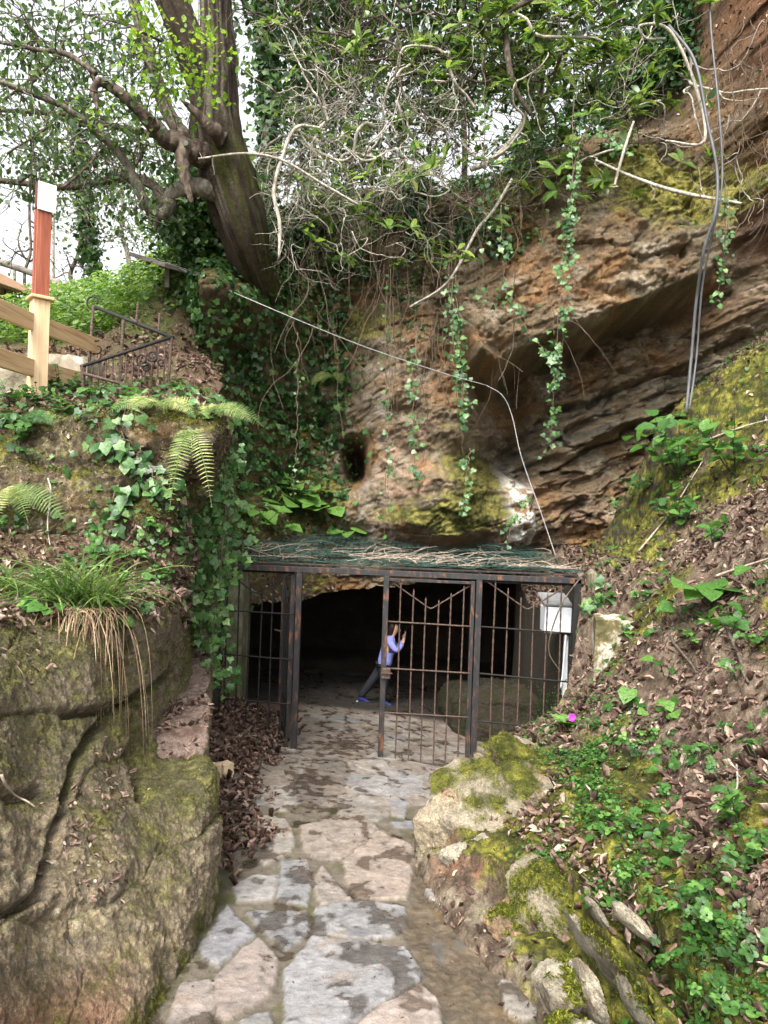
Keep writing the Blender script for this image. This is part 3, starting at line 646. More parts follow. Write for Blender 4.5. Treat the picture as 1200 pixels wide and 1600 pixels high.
# ---- bank on the right
def build_bank():
    cp = [(850,1650,2.55),(1000,1650,2.3),(1200,1700,1.95),(1400,1700,1.8),(850,1550,2.9),(700,1400,3.9),(655,1300,5.0),(700,1215,5.9),(1050,1560,2.6),(1000,1400,3.3),(1120,1450,2.75),(1200,1400,2.7),(1400,1400,2.3),
          (760,1300,4.3),(880,1330,3.8),(900,1250,4.4),(800,1200,5.5),(880,1110,6.8),(1000,1230,4.5),(1100,1250,3.9),(1200,1200,3.7),(1400,1200,3.2),
          (930,1090,7.0),(1030,1090,5.6),(1100,1050,5.3),(1200,1000,5.0),(1400,950,4.4),(915,985,7.7),(920,905,8.0),(1010,960,6.7),(920,880,8.3),(1000,870,8.1),(1100,850,7.2),(1200,800,6.5),(1400,700,6.0),
          (985,830,9.6),(995,760,9.9),(1020,690,9.9),(1060,650,9.7),(1110,610,9.5),(1200,560,9.3),(1400,430,9),(1080,720,8.9),(1200,680,8.0),
          (905,890,10.5),(905,885,11.5),(960,860,11.5)]
    ct = [P(*p) for p in cp] + [(5, 11.5, 3.6), (8, 11.5, 4.6), (3.4, 12, 1.4)]
    nu, nv = 520, 620
    yy = 1.75 * (12.2 / 1.75) ** np.linspace(0, 1, nv)[:, None]
    xe = np.interp(yy, [1.7, 2.5, 2.9, 3.9, 5.0, 5.9, 6.8, 7.4, 7.9, 12.3], [.5, .58, .65, .33, .22, .5, 1.35, 1.95, 2.22, 2.3])
    t = np.linspace(0, 1, nu)[None]; xx = xe + t ** 1.35 * (1.2 + .75 * yy)
    q = np.stack([xx, np.broadcast_to(yy, xx.shape), 0 * xx], -1)
    z = rbf(ct, q[..., :2], .004); gz = ground_z(xx, q[..., 1]) - .1
    z = gz + (z - gz) * ss(-.01, np.interp(yy, [2, 6, 7.5, 9], [.05, .10, .02, .02]), xx - xe)
    G = np.stack([xx, q[..., 1], z], -1); N = gnorm(G); N *= np.sign(N[..., 2:3] + 1e-9)
    d = .10 * fbm(G * 2 + 3, 4) + .045 * fbm(G * 6, 4, .6) + .028 * fbm(G * 18, 3, .6)
    px, py = proj(G)
    s_edge = ss(0, .25, xx - xe)
    for ln_, wp, hh in (([(880, 1375), (950, 1470), (1050, 1610)], 17, .11), ([(925, 1370), (1005, 1480), (1110, 1640)], 16, -.07), ([(850, 1400), (905, 1500), (960, 1620)], 14, -.06), ([(960, 1330), (1060, 1450), (1170, 1620)], 22, .06), ([(690, 1270), (760, 1350), (830, 1400)], 20, .06)):
        d = d + hh * np.exp(-(pdist(px + 8 * fbm(G * 5, 2), py, ln_) / wp) ** 2)
    G = G + N * (d * (.4 + .6 * s_edge))[..., None]
    s = Surf(G, None, True); px, py = s.px, s.py; ups = s.N[..., 2]
    n1 = fbm(G * 1.8 + 5, 4); n2 = fbm(G * 6 + 2, 4, .6); n3 = fbm(G * 20, 3)
    col = mixc(np.zeros(px.shape + (3,)) + np.array((.105, .075, .05)), (.22, .165, .12), ss(-.2, .4, n2 + n3 * .5))
    rocky = ss(120, 40, pdist(px, py, [(680, 1260), (720, 1330), (800, 1400), (900, 1500), (1000, 1640)]) + 30 * n1)
    col = mixc(col, (.33, .285, .205), rocky * ss(-.05, .3, n1 + .5 * n2) * .9); col = mixc(col, (.28, .15, .085), rocky * ss(.1, .45, fbm(G * 3 + 90, 3)) * .7)
    mo = np.clip(1.0 * np.exp(-(pdist(px, py, [(740, 1210), (800, 1270), (880, 1380), (960, 1500), (1040, 1640)]) / 110) ** 2) + .9 * np.exp(-(pdist(px, py, [(985, 810), (1050, 690), (1130, 640), (1250, 600)]) / 90) ** 2) + .8 * np.exp(-(pdist(px, py, [(960, 1250), (1080, 1420), (1150, 1600)]) / 80) ** 2) + .6 * np.exp(-(np.hypot(px - 1190, py - 1270) / 50) ** 2), 0, 1.2)
    side = ss(.45, .2, ups) * ss(7.6, 8.0, G[..., 1]); col = mixc(col, (.05, .042, .03), side)  # steep wall inside the cage: interior shade put into the colour
    mo = np.clip(mo + .6 * ss(-.1, .3, fbm(G * 1.1 + 55, 3)) * ss(880, 960, px), 0, 1.2) * (1 - side)
    moss = ss(.2, .55, mo + .5 * n1 + .5 * n2 - .12)
    mc = mixc(np.zeros(px.shape + (3,)) + np.array((.05, .052, .010)), (.22, .205, .035), ss(-.2, .5, n2 + n3 * .6))
    col = col * (1 - moss[..., None]) + mc * moss[..., None]
    s.moss = moss; s.rocky = rocky
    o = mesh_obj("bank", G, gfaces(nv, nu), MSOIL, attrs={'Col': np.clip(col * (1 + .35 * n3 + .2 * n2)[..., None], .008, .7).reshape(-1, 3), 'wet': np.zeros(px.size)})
    kind(o, 'structure'); return s
SB = build_bank()

# ---- far ground under and around everything
def build_far():
    n = 60; x = np.linspace(-150, 150, n)[None]; y = np.linspace(-60, 200, n)[:, None]; x, y = np.broadcast_arrays(x, y)
    z = -3.2 + .03 * np.maximum(y - 20, 0) + 0 * x
    o = mesh_obj("ground", np.stack([x, y, z], -1), gfaces(n, n), MSOIL, attrs={'Col': np.tile((.09, .075, .045), (n * n, 1)), 'wet': np.zeros(n * n)}); kind(o, 'structure')
build_far()
# ---------------------------------------------------------------- leaves
def ltemplate(l1, l2, l3, fold=.10, droop=.12, mid=.5):
    b = [(0, 0, 0), (0, mid, -fold * .6 + .04), (0, 1, -droop)]
    r = [(l1[0], l1[1], 0), (l2[0], l2[1], fold - .02), (l3[0], l3[1], fold * .4 - droop * .6)]
    v = np.array(b + r + [(-x, y, z) for x, y, z in r], float)
    f = np.array([[0, 3, 4, 1], [1, 4, 5, 2], [0, 1, 7, 6], [1, 2, 8, 7]])
    return v, f
T_IVY = ltemplate((.36, -.14), (.55, .34), (.24, .55))
T_HEART = ltemplate((.40, -.10), (.50, .38), (.27, .72))
T_OVAL = ltemplate((.24, .16), (.34, .5), (.22, .82))
T_LANCE = ltemplate((.09, .2), (.15, .55), (.09, .82), .05, .16)
T_ROUND = ltemplate((.42, .05), (.56, .5), (.34, .9), .07, .08)
T_CURL = ltemplate((.20, .10), (.27, .42), (.15, .78), .24, -.20)
T_PIN = ltemplate((.12, .05), (.13, .4), (.08, .75), .02, .1)
def unit(v): return v / (np.linalg.norm(v, axis=-1, keepdims=True) + 1e-12)
def leaves(T, pos, ydir, nrm, size, wid=1.0, zs=1.0):
    tv, tf = T; n = len(pos)
    y = unit(np.asarray(ydir, float)); x = unit(np.cross(y, np.asarray(nrm, float))); z = np.cross(x, y)
    s = np.broadcast_to(np.asarray(size, float), (n,))[:, None, None]; w_ = np.broadcast_to(np.asarray(wid, float), (n,))[:, None, None]
    V = pos[:, None] + s * (tv[None, :, 0:1] * w_ * x[:, None] + tv[None, :, 1:2] * y[:, None] + tv[None, :, 2:3] * np.broadcast_to(np.asarray(zs, float), (n,))[:, None, None] * z[:, None])
    F = tf[None] + (np.arange(n) * len(tv))[:, None, None]
    return V.reshape(-1, 3), F.reshape(-1, 4), len(tv)
def rdir(n, rg=rng): return unit(rg.normal(size=(n, 3)))
class LB:                                             # a leaf batch
    def __init__(s): s.V = []; s.F = []; s.A = []; s.n = 0
    def add(s, T, pos, ydir, nrm, size, var, wid=1.0, zs=1.0):
        if len(pos) == 0: return
        V, F, k = leaves(T, np.asarray(pos, float), ydir, nrm, size, wid, zs); s.V.append(V); s.F.append(F + s.n); s.n += len(V)
        s.A.append(np.repeat(np.broadcast_to(np.asarray(var, float), (len(pos),)), k))
    def raw(s, mb, var=.5):
        V = np.concatenate(mb.V); s.V.append(V); s.F.append(np.concatenate(mb.Q) + s.n); s.n += len(V); s.A.append(np.full(len(V), var))
    def build(s, name, mat, parent=None):
        V = np.concatenate(s.V)
        if parent is not None: V = V - wpos(parent)
        return mesh_obj(name, V, np.concatenate(s.F), mat, parent, {'var': np.clip(np.concatenate(s.A), 0, 1)}, True)
def at_surf(s, px, py):
    d = np.hypot(s.px - px, s.py - py)
    if s.keep is not None: d = np.where(s.keep, d, 1e6)
    near = d < max(5, d.min() + 1); y = np.where(near, s.G[..., 1], 1e9); k = np.unravel_index(np.argmin(y), y.shape)
    return s.G[k].copy(), s.N[k].copy()
def scat_leaves(lb, T, s, n, mask, size, lift, up=.4, tilt=.7, droop=0.0, var=(0, 1), vpow=1.0, wid=1.0, flat=None, rg=rng):
    p, nr = s.scatter(n, mask, rg=rg); n = len(p)
    if n == 0: return
    nn_ = unit(nr + tilt * rdir(n, rg) + np.array((0, 0, up)))
    yd = rdir(n, rg) + np.array((0, 0, -droop)); yd = yd - nn_ * (yd * nn_).sum(-1, keepdims=True)
    sz = size[0] + (size[1] - size[0]) * rg.random(n) ** 1.5
    p = p + nr * (lift[0] + (lift[1] - lift[0]) * rg.random((n, 1)))
    lb.add(T, p, yd, nn_, sz, var[0] + (var[1] - var[0]) * rg.random(n) ** vpow, wid * (.38 + .75 * rg.random(n) ** 1.5) if T is T_CURL else wid * (.8 + .35 * rg.random(n)), rg.normal(1, 1.1, n) if T is T_CURL else rg.uniform(.3, 1.8, n))

# ---------------------------------------------------------------- iron gate under its wire mesh roof
GY = 8.0
TWIST = dict(n=5)
def gate():
    g = thing("iron_gate", "rusty black iron gate with side panels and green mesh roof before the cave", "gate", P(605, 1180, GY))
    def X(px, py, Y=GY): return P(px, py, Y)
    def post(a, b, wd=.06, mat=MIRON):
        m = MB(); A, B = X(*a), X(*b); xm = (A[0] + B[0]) / 2; A[0] = B[0] = xm; m.beam(B, A, wd, wd, up=(0, 1, 0)); return m.build('post', mat, g)
    post((467, 891), (460, 1174), .066); post((748, 903), (739, 1203), .07); post((903, 905), (894, 1120), .075, MDARK); post((346, 884), (336, 1122), .06, MDARK)
    m = MB(); m.beam(X(360, 885) + (0, -.01, 0), X(912, 908) + (0, -.01, 0), .055, .062); m.beam(X(362, 879) + (0, .05, .01), X(905, 901) + (0, .05, .01), .03, .02); m.build('top_rail', MIRON, g)
    def bars(par, rods, top, bot, Y, mat=MRUST, tops=9):
        for r in rods:
            px = r; t = np.interp(px, [q[0] for q in top], [q[1] for q in top]) - tops; b = np.interp(px, [q[0] for q in bot], [q[1] for q in bot])
            A, B = X(px + 2.5, t, Y), X(px - 2.5, b, Y); xm = (A[0] + B[0]) / 2; n = 60
            pts = np.linspace(B, A, n); pts[:, 0] = xm + .003 * np.sin(np.linspace(0, 5, n) + r); m = MB(); rad = .0095 * (1 + .22 * np.sin(np.arange(n) * 2.1)); rad[-1] *= .5
            m.tube(pts, rad, 6); m.build('bar', mat, par, True)
    def brace(par, V, Y, mat=MRUST):
        pts = catm(PL([(a, b, Y + .022) for a, b in V]), 3) if False else None
        p = PL([(a, b, Y + .02) for a, b in V]); q = []
        for k in range(len(p) - 1): q += list(np.linspace(p[k], p[k + 1], 24, endpoint=False))
        q.append(p[-1]); q = np.array(q)
        for _ in range(2): q[1:-1] = (q[:-2] + 2 * q[1:-1] + q[2:]) / 4
        m = MB(); m.tube(q, .0085 * (1 + .2 * np.sin(np.arange(len(q)) * 2.1)), 6); m.build('brace', mat, par, True)
    def rails(lines, Y, par, mat):
        for (a, b) in lines: m = MB(); m.tube(np.linspace(X(*a, Y - .02), X(*b, Y - .02), 8), .0095, 6); m.build('cross_rail', mat, par, True)
    # left panel
    m = MB(); m.beam(X(352, 890, GY + .03), X(460, 895, GY + .03), .02, .03); pn = m.build('side_panel', MDARK, g); rails([((342, 953), (462, 960)), ((338, 1021), (460, 1031)), ((338, 1090), (458, 1101))], GY, pn, MDARK)
    bars(pn, (353, 371, 388, 406, 423, 441), [(350, 893), (400, 927), (458, 893)], [(340, 1120), (460, 1146)], GY, MDARK); brace(pn, [(357, 896), (400, 928), (460, 894)], GY, MDARK)
    # right panel
    m = MB(); m.beam(X(754, 908, GY + .03), X(898, 914, GY + .03), .02, .03); pn = m.build('side_panel', MDARK, g); rails([((751, 979), (897, 990)), ((748, 1052), (893, 1066)), ((745, 1126), (890, 1141))], GY, pn, MDARK)
    bars(pn, (769, 789, 810, 830, 851, 873), [(757, 906), (824, 952), (889, 914)], [(750, 1200), (890, 1195)], GY); brace(pn, [(756, 905), (824, 953), (892, 912)], GY)
    # closed leaf
    m = MB(); LYd = GY - .045
    def st(a, b, wd=.05):
        A, B = X(*a, LYd), X(*b, LYd); xm = (A[0] + B[0]) / 2; A[0] = B[0] = xm; m.beam(B, A, wd, .05, up=(0, 1, 0))
    st((604, 900), (594, 1195), .062); st((738, 908), (730, 1203), .045)
    m.beam(X(600, 905, LYd + .001), X(742, 911, LYd + .001), .046, .03); m.beam(X(590, 1191, LYd + .001), X(737, 1203, LYd + .001), .046, .065)
    lf = m.build('gate_leaf', MIRON, g)
    rails([((606, 971), (737, 979)), ((603, 1044), (735, 1052)), ((598, 1113), (733, 1121))], LYd, lf, MRUST)
    bars(lf, (622, 642, 661, 681, 700, 720), [(611, 908), (673, 951), (740, 913)], [(600, 1191), (735, 1203)], LYd); brace(lf, [(609, 907), (673, 952), (738, 913)], LYd)
    m3 = MB(); m3.box((-.05, -.03, -.06), (.05, .03, .06), bev=.008); m3.V[-1] += X(603, 1052, LYd - .03); m3.tube([X(603, 1052, LYd - .07) + (-.05, 0, 0), X(603, 1052, LYd - .09), X(603, 1052, LYd - .07) + (.07, 0, 0)], .008, 6); m3.build('lock', MRUST, lf)
    # leaf standing open into the cage
    A0 = X(458, 1030, GY + .03); d = np.array((-.235, .97, 0)); d /= np.linalg.norm(d); Wd = 1.0; zt, zb = .80, -1.0
    def L(t, z): return np.array((A0[0] - .03, A0[1], 0)) + d * t + np.array((0, 0, z))
    m = MB(); m.beam(L(.02, zb), L(.02, zt + .06), .055, .055, up=d); m.beam(L(Wd, zb + .05), L(Wd, zt), .05, .05, up=d)
    m.beam(L(0, zt), L(Wd, zt), .045, .03); m.beam(L(0, zb + .02), L(Wd, zb + .02), .045, .06); lf = m.build('gate_leaf', MIRON, g)
    for z in (.34, -.16, -.66): m2 = MB(); m2.tube(np.linspace(L(.03, z), L(Wd, z), 6), .0095, 6); m2.build('cross_rail', MDARK, lf, True)
    for k in range(6):
        t = .14 + k * .145; zz = zt - .05 - .3 * (1 - abs(t - .5) / .5); mb = MB(); n = 50; mb.tube(np.linspace(L(t, zb + .03), L(t, zz + .06), n), .0095 * (1 + .2 * np.sin(np.arange(n) * 2.1)), 6); mb.build('bar', MDARK, lf, True)
    mb = MB(); mb.tube(np.concatenate([np.linspace(L(.05, zt - .03), L(.5, zt - .34), 20), np.linspace(L(.52, zt - .34), L(.97, zt - .03), 20)]), .009, 6); mb.build('brace', MDARK, lf, True)
    mb = MB(); mb.box((-.05, -.04, -.06), (.05, .04, .06), bev=.008); mb.V[-1] += L(Wd, .02) + (.03, 0, 0); mb.tube([L(Wd, .06) + (-.1, 0, 0), L(Wd, .02) + (.1, -.03, 0)], .012, 6); mb.build('lock', MRUST, lf)
    # roof: frame and the sagging net of green wire
    fr = MB(); a, b = X(362, 884), X(908, 907); bk = np.array((0, 3.35, .02))
    fr.beam(a, a + bk, .04, .04); fr.beam(b, b + bk, .04, .04); fr.beam(a + bk, b + bk, .04, .04)
    for t in (.22, .47, .72): fr.beam(a + (b - a) * t + (0, .03, -.003), a + (b - a) * t + bk - (0, .03, .003), .03, .03)
    fr.build('roof_frame', MDARK, g)
    def rz(x, y):
        q = np.stack([x, y, 0 * x], -1); t = (y - GY) / 3.35
        return a[2] + .045 + .10 * np.sin(np.clip(t, 0, 1) * math.pi) * fbm(q * np.array((1.3, .5, 1)), 2) + .05 * fbm(q * 2.6 + 5, 2) + .20 * t ** 2 + .035
    wm = MB(); sp = .07
    for x in np.arange(a[0] - .02, b[0] + .03, sp):
        y = np.linspace(GY - .04, GY + 3.3, 62); xx = x + sp * .28 * np.sign(np.sin(np.arange(62) * math.pi / 1 + .5)) * 1.0 + .03 * fbm(np.stack([y * 1.5, y * 0 + x, y * 0], -1), 2)
        wm.tube(np.stack([xx, y, rz(xx, y)], -1), .0024, 3, False)
    for y in np.concatenate([np.arange(GY - .04, GY + 3.3, .12)]):
        x = np.linspace(a[0] - .02, b[0] + .03, 80); wm.tube(np.stack([x, y + .02 * np.sin(x * 57), rz(x, y + 0 * x) + .003], -1), .0024, 3, False)
    for y0 in (GY - .03, GY + .3):                      # the rumpled front hem of the net
        x = np.linspace(a[0], b[0], 240); z = a[2] + .04 + .05 * np.abs(np.sin(x * 13 + 3 * fbm(np.stack([x, x * 0, x * 0], -1), 2))) * (.3 + fbm(np.stack([x * 1.7, x * 0 + 3, x * 0], -1), 2).clip(0, 1)); wm.tube(np.stack([x, y0 + .02 * np.sin(x * 31), z + .02], -1), .003, 3, False)
    for k in range(34):
        x0 = rng.choice([1.0, 1.6, .4]) + rng.normal() * .35; n = 14; t = np.linspace(0, 1, n)
        x = x0 + .03 * np.sin(t * 9 + k) + .12 * (rng.random() - .5) * t; y = GY - .03 + .9 * t * rng.random()
        wm.tube(np.stack([x, y, rz(x, y) + .07 * np.sin(t * math.pi) * rng.random()], -1), .0024, 3, False)
    wm.build('mesh_roof', MNET, g, True)
    return a, b, rz
MNET = mat_noise("green_coated_wire", [(.3, (.018, .045, .036)), (.6, (.045, .10, .08)), (.8, (.15, .21, .18))], 9, (1, 1, 1), .5, 0)
GA, GB, RZ = gate()
for k in range(120):                                    # dry twigs caught on the net
    t0 = rng.random(); x = GA[0] + (GB[0] - GA[0]) * (t0 if k % 3 else .35 + .5 * rng.random()); y = GY + .02 + 1.9 * rng.random() ** 1.4
    an = rng.normal() * 1.0 + (0 if rng.random() < .5 else 1.5); ln = .25 + .8 * rng.random() ** 2; n = 9; t = np.linspace(-.5, .5, n)
    q = np.stack([x + np.cos(an) * ln * t + .13 * ln * fbm(np.stack([t * 2.5, t * 0 + k * 1.7, t * 0], -1), 2), y + np.sin(an) * ln * t * .7 + .05 * fbm(np.stack([t * 2, t * 0 + k + 40, t * 0], -1), 2), 0 * t], -1)
    q[:, 0] = np.clip(q[:, 0], GA[0], GB[0] + .05); q[:, 1] = np.maximum(q[:, 1], GY - .06)
    q[:, 2] = RZ(q[:, 0], q[:, 1]) + .02 + .13 * rng.random() ** 2 * (t + .5) + .03 * rng.random() * np.sin((t + .5) * math.pi)
    m = MB(); m.tube(q, np.linspace(.006, .0024, n) * (.4 + .8 * rng.random() ** 2), 5); tw = m.build('twig', MTWIG, None, True)
    tag(tw, "dry pale twig lying on the green wire mesh roof over the gate", "twig", "dry twigs on the mesh roof")

# concrete and timber beside the gate
MCONC = mat_noise("mossy_concrete", [(.3, (.04, .045, .022)), (.5, (.10, .10, .055)), (.7, (.21, .19, .14))], 7, (1, 1, .6), .95, .012)
def lump_box(name, lo, hi, mat, n=14, amp=.02, rot=0, seed=0):
    lo, hi = np.array(lo, float), np.array(hi, float); V = []; F = []; c = (lo + hi) / 2; h = (hi - lo) / 2; o = 0
    for ax in range(3):
        for sg in (-1, 1):
            a1, a2 = (ax + 1) % 3, (ax + 2) % 3; u = np.linspace(-1, 1, n); A, B = np.meshgrid(u, u); p = np.zeros((n, n, 3)); p[..., ax] = sg; p[..., a1] = A; p[..., a2] = B * sg
            V.append(p.reshape(-1, 3)); F.append(gfaces(n, n) + o); o += n * n
    V = np.concatenate(V); F = np.concatenate(F)
    sph = V / np.linalg.norm(V, axis=1, keepdims=True) * 1.2; W = V * .86 + sph * .14; W = W * h
    W = W + unit(sph * h) * (amp * (fbm(W * 3 + seed, 3) + .5 * fbm(W * 11 + seed, 3)))[:, None]
    cz, sz = math.cos(rot), math.sin(rot); W = W @ np.array([[cz, -sz, 0], [sz, cz, 0], [0, 0, 1]]).T + c
    o = mesh_obj(name, W, F, mat, None, {'var': np.zeros(len(W))}, True); return o
p0, p1 = P(349, 1122, 9), P(384, 893, 9); o = lump_box("concrete_pillar", (p0[0], 8.9, -1.2), (p1[0], 9.35, .9), MCONC, 16, .02); tag(o, "mossy green concrete pillar standing behind the left side panel of the gate", "pillar")
p0, p1 = P(255, 1022, 8.4), P(334, 935, 8.4); o = lump_box("concrete_wall", (p0[0] - .3, 8.35, -1.1), (p1[0], 8.6, p1[2]), MCONC, 16, .02); tag(o, "low dark mossy concrete wall behind hanging ivy left of the gate", "wall")
MTIMB = mat_noise("old_timber", [(.3, (.04, .035, .022)), (.5, (.115, .095, .06)), (.7, (.22, .19, .135))], 9, (4, 4, .4), .95, .01)
p0, p1 = P(909, 1110, 7.98), P(934, 893, 7.98); o = lump_box("timber_post", (p0[0], 7.9, -.7), (p1[0], 8.1, p1[2]), MTIMB, 16, .012); tag(o, "weathered mossy timber post with ivy at the right end of the gate", "post")
MLICH = mat_noise("lichen_stone", [(.36, (.05, .045, .016)), (.47, (.12, .10, .045)), (.53, (.33, .29, .23)), (.68, (.52, .48, .42))], 4.2, (1, 1, 1), .95, .02)
p0, p1 = P(932, 1098, 7.3), P(1012, 968, 7.3); o = lump_box("stone_block", (p0[0], 7.15, p0[2]), (p1[0], 7.75, p1[2]), MLICH, 24, .05, R(-14), 3); tag(o, "upright squared stone block with pale lichen set in the bank beside the timber post", "stone")

# white electrical box behind the right panel
MWHITE = mat_noise("white_plastic", [(.3, (.42, .44, .46)), (.5, (.62, .65, .68)), (.7, (.72, .74, .76))], 4, (1, 1, 1), .45, .0005)
MGREYP = mat_noise("dusty_grey_lid", [(.3, (.10, .10, .10)), (.6, (.22, .22, .22)), (.8, (.3, .29, .28))], 14, (1, 3, 3), .7, .001)
e = thing("electrical_box", "white plastic electrical box with grey dusty lid fixed behind the right gate panel", "electrical box", P(876, 965, 8.35))
p0, p1 = P(849, 988, 8.35), P(893, 949, 8.35); m = MB(); m.box((p0[0], 8.3, p0[2]), (p1[0] + .05, 8.55, p1[2]), bev=.012); m.build('box_body', MWHITE, e)
m = MB(); m.box((p0[0] - .008, 8.29, p1[2] + .002), (p1[0] + .06, 8.72, p1[2] + .045), bev=.012, rot=np.array([[1, 0, 0], [0, math.cos(.2), -math.sin(.2)], [0, math.sin(.2), math.cos(.2)]])); m.V[-1] += (0, 0, .045); m.build('lid', MGREYP, e)
p0, p1 = P(896, 992, 8.3), P(907, 957, 8.3); m = MB(); m.box((p0[0], 8.15, p0[2]), (p1[0], 8.28, p1[2]), bev=.008); m.build('side_cover', MWHITE, e)
p0, p1 = P(879, 1090, 8.4), P(893, 992, 8.4); m = MB(); m.box((p0[0], 8.4, p0[2]), (p1[0], 8.46, p1[2] - .02), bev=.006); m.build('cable_trunking', MWHITE, e)
m = MB(); m.tube(catm(PL([(884, 992, 8.33), (882, 1020, 8.33), (879, 1055, 8.33), (876, 1075, 8.33)]), 12), .012, 6); m.build('cable', MWHITE, e, True)

# tensioned wire across the rock and its loose end
MWIRE = mat_noise("galvanised_wire", [(.3, (.2, .2, .19)), (.7, (.4, .4, .39))], 30, (1, 1, 1), .5, 0, metal=.3)
m = MB(); m.tube(catm(PL([(246, 404, 10.2), (400, 472, 9.3), (560, 538, 9.3), (690, 582, 9.4), (760, 602, 9.6)]), 40), .005, 6)
m.tube(catm(PL([(760, 602, 9.6), (785, 618, 9.6), (800, 650, 9.6), (815, 715, 9.4), (845, 800, 9.1), (868, 868, 8.6)]), 36), .0045, 6)
o = m.build('steel_wire', MWIRE, None, True); tag(o, "long pale steel wire stretched diagonally across the ivy covered rock", "wire")
MHOSE = mat_noise("grey_hose", [(.3, (.04, .042, .045)), (.6, (.10, .105, .11)), (.8, (.22, .22, .23))], 8, (1, 1, .3), .5, .001)
m = MB(); m.tube(catm(PL([(1045, 40, 9.5), (1085, 95, 9.3), (1105, 190, 9.1), (1120, 265, 9.0), (1118, 330, 8.95), (1100, 390, 9.1), (1088, 470, 9.4), (1080, 560, 9.5), (1072, 645, 9.3)]), 50), .020, 8); o = m.build('hose', MHOSE, None, True); tag(o, "thick grey hose hanging over the rock face down to the mossy bank", "hose")
m = MB(); m.tube(catm(PL([(1108, -20, 9.5), (1112, 60, 9.3), (1124, 180, 9.05), (1128, 290, 8.95), (1112, 370, 9.1), (1097, 450, 9.35), (1088, 560, 9.5), (1077, 640, 9.25)]), 50), .013, 8); o = m.build('hose', MHOSE, None, True); tag(o, "thinner dark hose hanging right beside the thick grey hose", "hose")

# ---------------------------------------------------------------- fence, sign post, railing, shelters on the terrace
MPINE = mat_noise("fresh_pine", [(.36, (.34, .20, .10)), (.46, (.52, .36, .2)), (.6, (.62, .46, .28)), (.72, (.66, .52, .35))], 4, (9, 9, .3), .7, .002)
MPINEH = mat_noise("pine_rail", [(.36, (.34, .19, .095)), (.46, (.54, .35, .19)), (.6, (.62, .43, .25)), (.72, (.68, .51, .33))], 3, (.35, .35, 10), .7, .002)
MRED = mat_noise("red_brown_wood", [(.36, (.09, .022, .012)), (.48, (.21, .055, .028)), (.6, (.27, .078, .04)), (.72, (.36, .14, .08))], 5, (8, 8, .3), .65, .002)
MREDD = mat_noise("dark_red_wood", [(.3, (.06, .014, .008)), (.7, (.13, .032, .018))], 5, (6, 6, .35), .7, .002)
base = P(57, 628, 6.3); f = thing("wooden_fence", "new pale pine fence post with cap and two rails on the terrace at left", "fence", base)
ang = R(40); Rz = np.array([[math.cos(ang), -math.sin(ang), 0], [math.sin(ang), math.cos(ang), 0], [0, 0, 1]])
ztop = P(60, 470, 6.3)[2]
def rbox(c, hx, hy, z0, z1, bev=.004, off=(0, 0)):
    m = MB(); m.box((-hx + off[0], -hy + off[1], z0), (hx + off[0], hy + off[1], z1), bev=bev); m.V[-1] = m.V[-1] @ Rz.T + np.array((c[0], c[1], 0)); return m
rbox(base, .070, .070, base[2] - .1, ztop).build('post', MPINE, f)
rbox(base, .098, .098, ztop + .001, ztop + .03, .006).build('cap', MPINEH, f)
def rail(pts, hh=.075, th=.045):
    a, b = P(*pts[0]), P(*pts[1]); m = MB(); m.beam(a, b, th, 2 * hh); return m.build('rail', MPINEH, f)
rail([(-60, 458, 5.2), (50, 503, 6.22)]); rail([(62, 507, 6.34), (155, 542, 7.5)]); rail([(-60, 540, 5.2), (50, 575, 6.22)]); rail([(62, 578, 6.34), (153, 600, 7.5)])
zr = P(66, 328, 6.3)[2]
sgn = thing("sign_post", "red brown wooden post with white panel at its top above the fence post", "post", (base[0], base[1], ztop + .03))
m = rbox(base, .058, .022, ztop + .032, zr, .003, (0, -.040)); m.build('post_board', MRED, sgn); rbox(base, .058, .022, ztop + .032, zr + .01, .003, (0, .040)).build('post_board', MRED, sgn); rbox(base, .045, .017, ztop + .032, zr - .02, .002).build('post_core', MREDD, sgn)
zt2 = P(66, 290, 6.3)[2]; rbox(base, .075, .006, zr - .03, zt2, .002, (.012, -.070)).build('white_panel', MWHITE, sgn); rbox(base, .012, .05, zr, zt2 + .01, .002, (-.05, -.01)).build('panel_backing', MREDD, sgn)

rl = thing("iron_railing", "rusty wrought iron railing with scrolls beside the wooden fence", "railing", P(262, 612, 6.9))
a, b, c = P(150, 480, 7.4), P(268, 527, 6.9), P(126, 573, 6.4)
m = MB(); m.tube([a, b], .02, 6); m.build('hand_rail', MDARK, rl, True); m = MB(); m.tube([b, c], .017, 6); m.build('hand_rail', MDARK, rl, True)
m = MB(); m.tube([P(128, 583, 6.4), P(234, 612, 6.65)], .015, 6); m.build('bottom_rail', MRUST, rl, True)
def rod(p, q, r=.013): m = MB(); n = 24; m.tube(np.linspace(p, q, n), r * (1 + .15 * np.sin(np.arange(n) * 2.1)), 5); m.build('bar', MRUST, rl, True)
rod(P(268, 527, 6.9), P(262, 622, 6.9), .016); rod(P(146, 478, 7.4), P(138, 590, 7.3), .016); rod(P(193, 500, 7.2), P(186, 612, 7.1), .018); rod(P(216, 472, 7.1), P(213, 505, 7.1)); rod(P(250, 490, 7.0), P(247, 525, 7.0)); rod(P(128, 570, 6.4), P(130, 608, 6.4), .014)
for k in range(13):
    t = .05 + k * .073; p = c + (b - c) * t; u, v = proj(p); rod(p, P(u - 3, 616 + 2 * t, p[1]), .009)
def scroll(cx, cy, r, Y, turns=1.1, a0=0, sg=1):
    t = np.linspace(0, 1, 40); an = a0 + sg * t * turns * 2 * math.pi; rr = r * (1 - .55 * t); m = MB()
    m.tube(np.stack([P(cx + q * math.cos(w_), cy + q * math.sin(w_), Y) for q, w_ in zip(rr, an)]), .009, 5); m.build('scroll', MDARK, rl, True)
